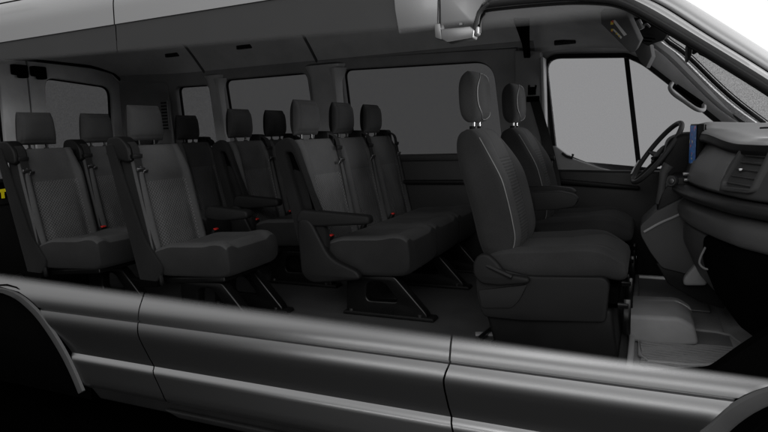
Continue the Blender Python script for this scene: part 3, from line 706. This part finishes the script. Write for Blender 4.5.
# third row: two on the far side, one on the near side
sB = empty('bench_seat', (XC+.3, .44, FL), 'two-place grey cloth bench in the third row beside the far windows, behind the three-place bench', 'bench seat', GRP)
for y in (.24, .67): pass_seat(sB, XC, y); belt(sB, XC, y, 1, False)
side_shell(sB, XC, .02, -1); armrest(sB, XC, .0, XC+.07, 1.145, .36)
bench_frame(sB, XC, .04, .88, (.10, .76)); buckle(sB, XC, .46); buckle(sB, XC, .05)
sC = empty('single_seat', (XC+.3, -.615, FL), 'single grey cloth seat on the near side with an armrest on its aisle side', 'seat', GRP)
pass_seat(sC, XC, -.615); belt(sC, XC, -.615, -1, True); simple_side(sC, XC, -.835, -1)
armrest(sC, XC, -.40, XC+.17, 1.125, .32)
bench_frame(sC, XC, -.82, -.41, (-.74, -.47)); buckle(sC, XC, -.36)
b = B(); b.cyl((XC-.06, -.60, 1.555), (0, 1, 0), .03, .16, 14); b.out('rear_bolster', M['side'], sC)
# last row, four places
sD = empty('bench_seat', (XD+.3, 0, FL), 'four-place grey cloth bench across the back of the cabin by the rear doors', 'bench seat', GRP)
for y in (-.66, -.22, .22, .66):
    pass_seat(sD, XD, y); belt(sD, XD, y, -1 if y < .5 else 1, y < .1)
simple_side(sD, XD, -.88, -1)
bench_frame(sD, XD, -.86, .86, (-.62, -.10, .5)); 
for y in (-.44, .0, .44): buckle(sD, XD, y)

# ---- front seats
def front_seat(root, yc, near):
    off = Vector((0, 0, 0)); T = lambda p_: p_
    zt, zb_ = 1.545, .96
    def fr_(v):
        # curved spine: reclined, top leaning back
        x = 1.375-.155*v+.02*math.sin(math.pi*v); z = zb_+(zt-zb_)*v
        return Vector((x, yc, z)), Vector((1, 0, .22)).normalized()
    def W(v): return .226*(1-.36*sm(.60, 1.02, v)**1.5)*(1-.05*sm(.3, 0, v))
    def feat(u, v):
        return .045*sm(.50, .82, abs(u))*sm(1.0, .55, v)*sm(-.1, .2, v)-.006*gs(abs(u), .56, .022)-.004*gs(abs(u), .93, .02)+.012*gs(v, .25, .2)*(1-sm(.3, .55, abs(u)))
    def mi(u, v, fr):
        if not fr: return 2
        if abs(u) < .56 and v < .74: return 1
        return 0 if abs(u) < .93 else 2
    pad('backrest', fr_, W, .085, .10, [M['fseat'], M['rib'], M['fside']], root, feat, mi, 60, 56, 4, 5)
    # piping along the backrest edge
    for s_ in (-1, 1):
        pth = []
        for k in range(22):
            v = .08+.84*k/21; o, n = fr_(v); u = .93*s_; e = (1-abs(u)**4)**(.4)*(1-abs(2*v-1)**5)**(.32)
            pth.append(o+Vector((0, u*W(v), 0))+n*(.085*e+(feat(u, v))*min(1, e*2.5)+.001))
        b = B(); b.tube(pth, .0022, 6); b.out('piping', M['piping'], root)
    hf = lambda v: (Vector((1.225-.01*v, yc, 1.575+.228*v)), Vector((1, 0, .06)).normalized())
    hw = lambda v: .115*(1-.16*(2*v-1)**2)
    hfe = lambda u, v: .003*sm(.3, .8, abs(u))
    hr = pad('headrest', hf, hw, .062, .062, [M['fseat'], M['fseat']], root, hfe, None, 40, 40, 3.2, 3.6)
    pth = []
    for k in range(60):
        a = 2*math.pi*k/60; u = .88*math.copysign(abs(math.cos(a))**.75, math.cos(a)); v = .5+.455*math.copysign(abs(math.sin(a))**.7, math.sin(a)); o, n = hf(v)
        e = max(0, 1-abs(u)**3.2)**.5*max(0, 1-abs(2*v-1)**3.6)**.444
        pth.append(o+Vector((0, u*hw(v), 0))+n*(.062*e+hfe(u, v)*min(1, e*2.5)+.001))
    b = B(); b.tube(pth, .002, 6, closed=True); b.out('piping', M['piping'], hr)
    b = B()
    for s_ in (-1, 1):
        b = B(); b.tube([(1.225, yc+s_*.05, 1.50), (1.225, yc+s_*.05, 1.62)], .008, 10); b.out('headrest_post', M['chrome'], hr)
        b = B(); b.cyl((1.225, yc+s_*.05, 1.552), (0, 0, 1), .018, .014, 12); b.out('post_sleeve', M['black'], hr)
    # cushion
    def cf(v): return Vector((1.33+.565*v, yc, .948+.035*v-.03*sm(.8, 1, v))), Vector((-.05, 0, 1)).normalized()
    def cfe(u, v): return .025*sm(.5, .8, abs(u))*sm(1.0, .6, v)-.005*gs(abs(u), .56, .025)*(v < .9)-.004*gs(v, .56, .012)*(abs(u) < .56)+.012*sm(.5, .8, v)
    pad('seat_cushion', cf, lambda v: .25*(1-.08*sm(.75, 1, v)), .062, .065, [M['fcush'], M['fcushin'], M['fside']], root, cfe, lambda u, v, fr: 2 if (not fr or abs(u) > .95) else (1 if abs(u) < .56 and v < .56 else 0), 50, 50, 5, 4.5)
    # plastic side cover, rounded hinge cover and pedestal
    yo = yc-.262
    cov = xz([(476, 283), (478, 262), (500, 268), (530, 276), (604, 277), (610, 284), (606, 322), (520, 320), (484, 316), (478, 300)], -.69)
    b = B(); b.prism(roundpoly(cov, .02, 4), yo, yo+.06); sd = b.out('side_cover', M['shell'], root, bev=.012)
    b = B(); b.prism(roundpoly(xz([(478, 290), (528, 284), (520, 300), (512, 308), (482, 308)], -.70), .015, 4), yo-.006, yo+.01); b.out('storage_lip', M['dark'], sd, bev=.006)
    b = B(); b.prism(roundpoly(xz([(474, 262), (479, 254), (488, 253), (498, 262), (506, 273), (530, 277), (530, 283), (500, 285), (482, 283), (474, 274)], -.71), [.02]*10, 4), yo-.03, yo+.01); b.out('hinge_cover', M['shell'], root, bev=.012)
    b = B(); b.tube([(1.34, yo-.02, .965), (1.45, yo-.035, .925)], .012, 8); b.out('adjuster_lever', M['dark'], root)
    ped = roundpoly(xz([(482, 316), (606, 322), (614, 300), (618, 300), (615, 362), (510, 350)], -.68), .01, 3)
    b = B(); b.prism([(1.30, .80), (1.84, .80), (1.87, .575), (1.36, .575)], yo+.03, yo+.46); b.out('pedestal', M['black'], root, bev=.02)
    b = B(); b.prism([(1.28, .865), (1.86, .885), (1.86, .80), (1.30, .80)], yo+.06, yo+.44); b.out('seat_base', M['matte'], root)
    for s_ in (.03, .40):
        b = B()
        b.prism([(1.30, .80), (1.90, .80), (1.90, .822), (1.30, .822)], yo+.03+s_, yo+.05+s_)
        b.prism([(1.88, .69), (1.91, .69), (1.91, .84), (1.88, .84)], yo+.035+s_, yo+.045+s_)
        b.out('slide_rail', M['leg'], root, bev=.003, seg=1)
# near (passenger) and far (driver) seats
YP, YD = -.44, .43
fp = empty('front_passenger_seat', (1.55, YP, FL), 'large near front seat with stitched headrest and side cover, closest to the viewer', 'seat')
front_seat(fp, YP, True)
fdv = empty('driver_seat', (1.55, YD, FL), 'far front seat at the steering wheel, half hidden by the near front seat', 'seat')
front_seat(fdv, YD, False)
for root, yy, pix in ((fp, YP+.27, [(521, 193), (560, 191), (574, 194), (579, 199), (575, 206), (556, 209), (526, 210)]), (fdv, YD-.30, [(519, 187), (556, 186), (572, 188), (577, 192), (572, 197), (530, 199)])):
    b = B(); b.prism(roundpoly(xz(pix, yy), .012, 4), yy-.035, yy+.035); b.out('armrest', M['armp'], root, bev=.014)
for root, px, py, yy in ((fp, 541, 243, YP+.28), (fdv, 553, 232, YD-.2)):
    q = at(px, py, y=yy); b = B(); b.box(q-Vector((.015, 0, .04)), (.03, .05, .09), Matrix.Rotation(.5, 3, 'Y')); k = b.out('buckle', M['black'], root, bev=.005)
    b = B(); b.box(q, (.028, .03, .010), Matrix.Rotation(.5, 3, 'Y')); b.out('release_button', M['red'], k, bev=.002, seg=1)
# driver's belt on the far pillar
db = empty('shoulder_belt', at(533, 92, y=.76), 'black shoulder belt hanging on the far door pillar beside the driver window', 'seat belt')
b = B(); b.ribbon(smoothpath([at(534, 98, y=.755), at(541, 122, y=.74), at(549, 150, y=.72), at(556, 184, y=.70), at(560, 215, y=.68)], 5), (1, .25, .25), .058); b.out('webbing', M['rubber'], db)
b = B(); b.box(at(532, 91, y=.765), (.05, .02, .05)); b.box(at(533, 99, y=.755), (.08, .02, .035)); b.tube([at(529, 90, y=.76), at(529, 85, y=.76)], .007, 6); b.tube([at(535, 90, y=.76), at(536, 85, y=.76)], .007, 6); b.out('belt_loop', M['matte'], db, bev=.006)
b = B(); b.box(at(550, 158, y=.70), (.06, .02, .03)); b.box(at(549, 165, y=.70), (.045, .02, .06)); b.out('tongue', M['dark'], db, bev=.006)

# ================================================================== DASHBOARD
da = empty('dashboard', (2.3, 0, 1.2), 'wide dark dashboard with side vent, glove box and centre console', 'dashboard')
def dprism(name, prof_, y0, y1, mat, parent=da, bev=.012, r=.02, label=None):
    b = B(); b.prism(roundpoly(prof_, r, 4), y0, y1); return b.out(name, mat, parent, bev=bev, label=label)
def D(y):
    P = [(-1.1, 2.62), (-.95, 2.44), (-.9, 2.40), (-.75, 2.31), (-.6, 2.26), (-.45, 2.22), (-.3, 2.19), (-.15, 2.17), (0, 2.16), (.15, 2.16), (.82, 2.20)]
    for (a, b), (c, d) in zip(P, P[1:]):
        if a <= y <= c: t = (y-a)/(c-a); return b+(d-b)*t
    return P[-1][1]
def sweep(name, sec, y0, y1, mat, par=None, n=30, label=None, zf=None, **k):
    """section (dx, z) carried along the curved plan of the dashboard"""
    rows = []
    for i in range(n+1):
        y = y0+(y1-y0)*i/n; rows.append([(D(y)+dx, y, z+(zf(y) if zf else 0)) for dx, z in sec])
    vs = [v for r in rows for v in r]; m_ = len(sec); fs = []
    for i in range(n):
        for j in range(m_): fs.append((i*m_+j, i*m_+(j+1) % m_, (i+1)*m_+(j+1) % m_, (i+1)*m_+j))
    fs += [tuple(range(m_)), tuple(range(n*m_, n*m_+m_))]
    return mesh(name, vs, fs, mat, par or da, ang=50, label=label, **k)
lift = lambda y: .03*gs(y, .43, .2)-.034*sm(-.2, -.62, y)
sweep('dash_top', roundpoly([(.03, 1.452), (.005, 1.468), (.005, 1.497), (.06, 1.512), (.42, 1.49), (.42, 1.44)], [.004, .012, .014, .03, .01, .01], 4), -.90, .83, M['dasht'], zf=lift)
sweep('dash_lip', roundpoly([(.02, 1.452), (.0, 1.452), (-.004, 1.466), (.0, 1.488), (.02, 1.488)], .004, 3), -.90, .15, M['dark'], zf=lift)
S_ = .33
sweep('dash_face', roundpoly([(.10*S_-.0+.012, 1.456), (-.01, 1.37), (-.11*S_-.004, 1.262), (.3, 1.25), (.3, 1.456)], [.01, .08, .02, .02, .02], 4), -.90, .82, M['dashm'])
sweep('dash_panel', roundpoly([(.085*S_+.002, 1.44), (-.016, 1.37), (-.095*S_-.008, 1.272), (-.02, 1.272), (.04, 1.44)], [.008, .08, .008, .004, .004], 4), -.55, -.06, M['dashp'])
def on_face(u, v, w): return (D(u)+(v-1.36)*S_-.012+w, u, v)
ou = roundpoly([(-.79, 1.29), (-.60, 1.282), (-.575, 1.31), (-.62, 1.445), (-.80, 1.445)], .022, 4); inn = ring(ou, .016)
vt = plate('air_vent', ou, [inn], .03, on_face, M['dashm'], da, bevel=.005)
plate('vent_recess', inn, [], .006, lambda u, v, w: (D(u)+(v-1.36)*S_+.002+w*.3, u, v), M['matte'], vt)
b = B()
for k in range(5):
    z = 1.315+.026*k; y0_, y1_ = -.775, -.605-.012*k
    b.ribbon([(D(y)+(z-1.36)*S_-.008, y, z) for y in [y0_+(y1_-y0_)*i/8 for i in range(9)]], (.9, 0, .45), .018, .005)
b.out('slat', M['dashm'], vt)
b = B(); b.box((D(-.67)+(1.365-1.36)*S_-.02, -.67, 1.365), (.014, .026, .010)); b.out('vent_tab', M['chrome'], vt, bev=.003)
b = B(); b.box((D(-.70)+.05, -.70, 1.513), (.05, .10, .006), Matrix.Rotation(-.25, 3, 'Z')); b.out('defrost_vent', M['dark'], da, bev=.002)
sweep('dash_ledge', roundpoly([(-.10, 1.238), (-.085, 1.255), (.1, 1.262), (.1, 1.20), (-.05, 1.205), (-.095, 1.222)], .012, 4), -.96, -.04, M['dark2'], label='thin ledge under the vent')
sweep('glove_box', roundpoly([(-.04, 1.20), (-.078, 1.165), (-.07, 1.105), (-.03, 1.085), (.2, 1.08), (.2, 1.2)], [.02, .03, .03, .03, .02, .02], 6), -.96, -.08, M['dashg'], label='padded glove box lid')
sweep('lower_dash', roundpoly([(-.05, 1.09), (-.05, 1.0), (.02, .84), (.14, .72), (.35, .70), (.35, 1.09)], .03, 4), -.47, -.10, M['dashm'])
sweep('lower_dash', roundpoly([(-.055, 1.09), (-.055, .98), (.0, .84), (.10, .70), (.35, .68), (.35, 1.09)], .03, 4), -.92, -.474, M['matte'], label='black lower end of the dashboard')
sweep('dash_body', [(.05, 1.45), (.02, 1.1), (.1, .8), (.3, .62), (.36, .62), (.36, 1.45)], -.06, .83, M['dark'])
b = B(); q = [at(727, 248, y=-.50), at(722, 258, y=-.50), at(721, 265, y=-.50), at(727, 270, y=-.50), at(735, 269, y=-.50), at(741, 264, y=-.50), at(745, 256, y=-.50)]
q = [v-Vector((.075, 0, 0)) for v in q]
b.tube(smoothpath(q), .0045, 8); b.out('pull_ring', M['dashp'], da)
b = B(); b.tube([at(701, 222, y=-.12)-Vector((.01, 0, 0)), at(703, 232, y=-.12)-Vector((.012, 0, 0)), at(706, 240, y=-.12)-Vector((.01, 0, 0))], .005, 6); b.out('latch', M['steel'], da)
# centre console with cup holder
cp = xz([(640, 226), (655, 212), (690, 194), (697, 205), (705, 240), (716, 276), (690, 275), (662, 268), (650, 252), (641, 236)], -.07)
b = B(); b.prism(roundpoly(cp, .015, 4), -.07, .22); cs = b.out('centre_console', M['consl'], da, bev=.014)
rim = smoothpath([at(644, 232, y=-.075), at(660, 223, y=-.075), at(676, 216, y=-.075), at(692, 208, y=-.075)], 4)
b = B(); b.tube(rim, .006, 8); b.out('console_rim', M['trimd'], cs)
b = B(); b.add([tuple(v) for v in [at(648, 227, y=-.055), at(686, 207, y=-.055), at(690, 197, y=.15), at(655, 214, y=.15)]], [(0, 1, 2, 3)]); b.out('cup_holder', M['matte'], cs, solid=.01)
dprism('tunnel', xz([(655, 262), (716, 274), (726, 310), (700, 302), (668, 284)], -.05), -.05, .25, M['dark'])
hz = xz([(683, 277), (696, 262), (707, 262), (707, 284), (683, 284)], -.08)
b = B(); b.prism(roundpoly(hz, .02, 4), -.12, -.06); b.out('console_foot', M['trimd'], da, bev=.012)
# upper centre stack: gear selector, knobs, climate panel
b = B(); b.prism(roundpoly(xz([(656, 212), (662, 190), (676, 176), (694, 176), (699, 190), (694, 205), (670, 214)], .0), .02, 4), -.05, .28); b.out('centre_stack', M['dark'], da, bev=.012)
b = B(); b.tube([at(660, 203, y=-.02), at(662, 185, y=-.04), at(664, 172, y=-.05), at(669, 165, y=-.05)], [.022, .016, .02, .026], 12); b.out('gear_lever', M['dashm'], da)
b = B(); b.cyl(at(672, 181, y=-.05), (-.6, -1, .15), .026, .03, 24); kn = b.out('control_knob', M['dashm'], da, bev=.004)
b = B(); b.cyl(at(671.5, 181, y=-.072), (-.6, -1, .15), .014, .01, 20); b.out('knob_cap', M['steel'], kn, bev=.002)
b = B()
for q in ((686, 174), (687, 180), (684, 186)): b.box(at(q[0], q[1], y=-.06), (.03, .02, .016))
b.out('switch', M['steel'], da, bev=.004)
# instrument hood
b = B(); b.prism(roundpoly([(2.02, 1.33), (2.05, 1.46), (2.12, 1.49), (2.3, 1.49), (2.3, 1.2), (2.06, 1.2)], .03, 4), .25, .62); b.out('instrument_hood', M['dark'], da, bev=.02)
b = B(); b.cyl((2.10, .43, 1.32), (1, 0, -.65), .035, .2, 20); b.out('steering_column', M['black'], da)
b = B(); b.tube([(2.03, .43, 1.35), (1.98, .30, 1.36)], .010, 8); b.tube([(2.03, .43, 1.35), (1.98, .56, 1.37)], .010, 8); b.out('stalk', M['black'], da)
# steering wheel
sw = empty('steering_wheel', at(657, 152, y=.43), 'black steering wheel in front of the driver window', 'steering wheel')
ct_ = Vector(sw.location); p0 = at(680, 123, y=.43); p1 = at(634, 182, y=.43); ax = (p0-p1).normalized(); rad = (p0-p1).length/2; yy = Vector((-.2, 1, 0)).normalized(); nn = yy.cross(ax).normalized()
ct_ = (p0+p1)/2; sw.location = ct_
ax2 = (ax+Vector((0, .0, 0))).normalized()
b = B(); b.tube([ct_+ax2*math.cos(2*math.pi*k/64)*rad+yy*math.sin(2*math.pi*k/64)*rad*1.0 for k in range(64)], .0135, 12, closed=True); b.out('rim', M['dashm'], sw)
toward = nn if nn.x > 0 else -nn
b = B(); b.cyl(ct_+toward*.03, toward, .06, .05, 24); hub = b.out('hub', M['black'], sw, bev=.01)
for a_ in (ax2*-1, yy, -yy):
    b = B(); b.tube([ct_+toward*.03+a_*.04, ct_+toward*.015+a_*rad*.6, ct_+a_*rad*.98], [.018, .013, .010], 10); b.out('spoke', M['dark'], sw)
b = B(); b.tube([ct_+ax2*math.cos(t_)*(rad+.0)-toward*.017+yy*math.sin(t_)*rad for t_ in [math.pi*(.62+.2*k/10) for k in range(11)]], .005, 6); b.out('rim_insert', M['chrome'], sw)
# screen
scn = empty('touchscreen', at(697, 146, y=-.05), 'upright tablet touchscreen with lit blue display beside the steering wheel', 'screen')
s0 = [at(692, 124, y=-.10), at(698, 123, y=-.13), at(697.5, 165, y=-.13), at(691, 163, y=-.10)]
# the screen stands across the car, facing the seats, slightly turned to the driver
sy0, sy1 = -.12, .10
pA = at(697.5, 124, y=sy0); pB = at(697.5, 167, y=sy0); pC = at(690.5, 125, y=sy1); 
X0s = pA.x; zt_, zb2 = pA.z, pB.z; X1s = pC.x
vs = [(X0s, sy0, zt_), (X0s, sy0, zb2), (X1s, sy1, zb2), (X1s, sy1, zt_)]
d_ = Vector((1, .15, 0)).normalized()
b = B(); b.add(vs+[tuple(Vector(v)+d_*.03) for v in vs], [(0, 1, 2, 3), (4, 5, 6, 7), (0, 1, 5, 4), (1, 2, 6, 5), (2, 3, 7, 6), (3, 0, 4, 7)]); b.out('screen_case', M['rubber'], scn, bev=.004)
inset = [Vector(v) for v in vs]; cc_ = sum(inset, Vector())/4; inset = [cc_+(v-cc_)*.93-d_*.0025 for v in inset]
b = B(); b.add([tuple(v) for v in inset], [(0, 1, 2, 3)]); b.out('display', M['scr'], scn, smooth=False)
b = B(); b.prism(xz([(699, 126), (707, 124), (708, 146), (700, 160)], -.05), -.05, .05); b.out('screen_mount', M['rubber'], scn, bev=.008)
# ================================================================== footwell
# pale step moulding between the seats and the mat
st = B(); st.prism([(1.90, FL), (2.10, FL), (2.18, FL+.015), (2.16, FL+.10), (2.10, FL+.135), (1.88, FL+.125)], -.38, -.03); st.out('floor_step', M['mat'], van, bev=.02)
st = B(); st.prism([(1.90, FL), (1.925, FL), (1.925, FL+.035), (1.90, FL+.035)], -.86, .82); st.out('floor_lip', M['mat'], van, bev=.008)
mat_ = empty('floor_mat', (2.15, -.5, FL), 'ribbed grey footwell mat in front of the near front seat', 'floor mat')
poly = [at(637, 326, z=FL+.01), at(672, 328, z=FL+.01), at(716, 333, z=FL+.01), at(730, 336, z=FL+.01), at(742, 345, z=FL+.01), at(725, 366, z=FL+.01), at(690, 366, z=FL+.01), at(648, 362, z=FL+.01), at(640, 356, z=FL+.01)]
b = B(); vs = [tuple(v) for v in poly]+[tuple(v-Vector((0, 0, .008))) for v in poly]; n = len(poly)
b.add(vs, [tuple(range(n)), tuple(range(n, 2*n))]+[(i, (i+1) % n, n+(i+1) % n, n+i) for i in range(n)]); b.out('mat_base', M['matd'], mat_, bev=.003)
b = B()
x0_, x1_ = poly[0].x+.02, poly[3].x-.02
for k in range(13):
    y = -.325-.025*k-.03; a = x0_+.0+.004*random.random(); e = x1_+.03-.012*k
    b.tube(smoothpath([(a+(e-a)*t, y+.006*math.sin(t*9+k), FL+.0115) for t in [j/8 for j in range(9)]], 3), .005, 6)
b.out('mat_rib', M['matd'], mat_)
rm = [poly[i]+Vector((0, 0, .004)) for i in range(n)]
b = B(); b.tube(rm, .007, 8, closed=True); b.out('mat_rim', M['mat'], mat_)
dm = empty('floor_mat', (2.05, .4, FL), 'pale grey floor area mat on the driver side beyond the step', 'floor mat')
b = B(); b.box((2.1, .40, FL+.006), (.34, .42, .008)); b.out('mat_base', M['mat'], dm, bev=.004)
b = B()
for k in range(5): b.box((2.0+.025*k, .32, FL+.013), (.012, .12, .006))
b.out('mat_rib', M['trimd'], dm, bev=.002)
# dead pedal rise and dark near wheel box
rows = [[(2.20+.25*t, y, FL+.16*sm(0, 1, t)) for t in [j/8 for j in range(9)]] for y in [-.62+.5*i/6 for i in range(7)]]
surf('toe_board', [[(2.30+.30*t, y, FL+.004+.20*t*t) for t in [j/8 for j in range(9)]] for y in [-.86+1.6*i/10 for i in range(11)]], M['mat'], van, solid=.01)
b = B(); b.prism(roundpoly(xz([(640, 372), (668, 369), (709, 366), (722, 357), (737, 346), (768, 326), (800, 310), (840, 470), (690, 450)], -.86), [.0, .0, .02, .04, .04, .04, 0, 0, 0], 5), -.925, -.86); b.out('kick_panel', M['matte'], van)
# near rails behind front seat
b = B(); 
for (a, c) in (((500, 322), (478, 340)), ((508, 330), (490, 346))): b.tube([at(a[0], a[1], z=FL+.012), at(c[0], c[1], z=FL+.012)], .014, 6)
b.out('floor_rail', M['steel'], van)
b = B(); b.box(at(486, 334, z=FL+.006), (.10, .03, .01), Matrix.Rotation(.3, 3, 'Z')); b.out('floor_plate', M['trimd'], van)
# yellow mark in a wall pocket at the rear door
wp = empty('wall_pocket', (-2.36, -.30, 1.22), 'black pocket with a yellow symbol on the rear door at the left edge', 'pocket')
b = B(); q = [at(-8, 178, x=-2.33), at(12, 178, x=-2.33), at(13, 204, x=-2.33), at(-8, 205, x=-2.33)]
yL, yR, zT, zB = q[0].y, q[1].y, q[1].z, q[2].z
b.box((-2.345, (yL+yR)/2, (zT+zB)/2), (.05, yR-yL, zT-zB)); b.out('pocket_frame', M['dark'], wp, bev=.015)
b = B(); b.box((-2.318, (yL+yR)/2-.01, (zT+zB)/2+.012), (.006, (yR-yL)*.78, (zT-zB)*.62)); b.out('pocket_opening', M['matte'], wp)
b = B(); c1 = at(3, 190.5, x=-2.312); b.box(c1, (.004, .085, .022)); b.box(at(2.8, 194.5, x=-2.312), (.0045, .022, .055)); b.box(at(6, 189.5, x=-2.311), (.004, .02, .014)); b.out('yellow_symbol', M['yellow'], wp)

# ================================================================== LIGHT
w = bpy.data.worlds.new('World'); sc.world = w; w.use_nodes = True; t = w.node_tree; t.nodes.clear()
o = t.nodes.new('ShaderNodeOutputWorld'); bg = t.nodes.new('ShaderNodeBackground'); tc = t.nodes.new('ShaderNodeTexCoord'); sp = t.nodes.new('ShaderNodeSeparateXYZ')
link(t, tc.outputs['Generated'], sp.inputs[0])
up1 = maprange(t, sp.outputs['Z'], -.30, -.12, 0, 1, True); up2 = maprange(t, sp.outputs['Z'], -.22, .60, 0, 1, True)
sel = maprange(t, sp.outputs['Y'], -.15, .12, 0, 1, True)
up = t.nodes.new('ShaderNodeMix'); link(t, sel.outputs[0], up.inputs[0]); link(t, up2.outputs[0], up.inputs[2]); link(t, up1.outputs[0], up.inputs[3])
back = maprange(t, sp.outputs['Y'], -.15, .12, .65, 1.0, True)
frt = maprange(t, sp.outputs['X'], .45, .85, 1.0, 3.0, True)
mu = t.nodes.new('ShaderNodeMath'); mu.operation = 'MULTIPLY'; link(t, up.outputs[0], mu.inputs[0]); link(t, back.outputs[0], mu.inputs[1])
mu2 = t.nodes.new('ShaderNodeMath'); mu2.operation = 'MULTIPLY'; link(t, mu.outputs[0], mu2.inputs[0]); link(t, frt.outputs[0], mu2.inputs[1]); mu = mu2
cm = t.nodes.new('ShaderNodeCombineColor')
for i in range(3): link(t, mu.outputs[0], cm.inputs[i])
link(t, cm.outputs[0], bg.inputs[0]); bg.inputs[1].default_value = 1.02; link(t, bg.outputs[0], o.inputs[0])
def area(name, loc, tgt, sx_, sy_, e):
    l = bpy.data.lights.new(name, 'AREA'); l.shape = 'RECTANGLE'; l.size = sx_; l.size_y = sy_; l.energy = e
    ob = bpy.data.objects.new(name, l); col.objects.link(ob); ob.location = loc
    ob.rotation_euler = (Vector(tgt)-Vector(loc)).to_track_quat('-Z', 'Y').to_euler(); return ob
area('softbox', (2.6, -6.8, 4.3), (0.0, .3, 1.2), 6, 2.5, 160)
area('front_softbox', (8.5, 1.7, 2.5), (-1.5, .0, 1.5), 2.6, 1.6, 1850)
area('low_fill', (0.9, -3.6, .28), (0.2, .7, 2.0), 4.0, .3, 14)  # added fill lamp down low, imitates floor bounce to brighten the ceiling
sc.view_settings.view_transform = 'Standard'; sc.view_settings.look = 'None'; sc.view_settings.gamma = 1; sc.view_settings.exposure = 0
sc.cycles.transparent_max_bounces = 16; sc.cycles.max_bounces = 8
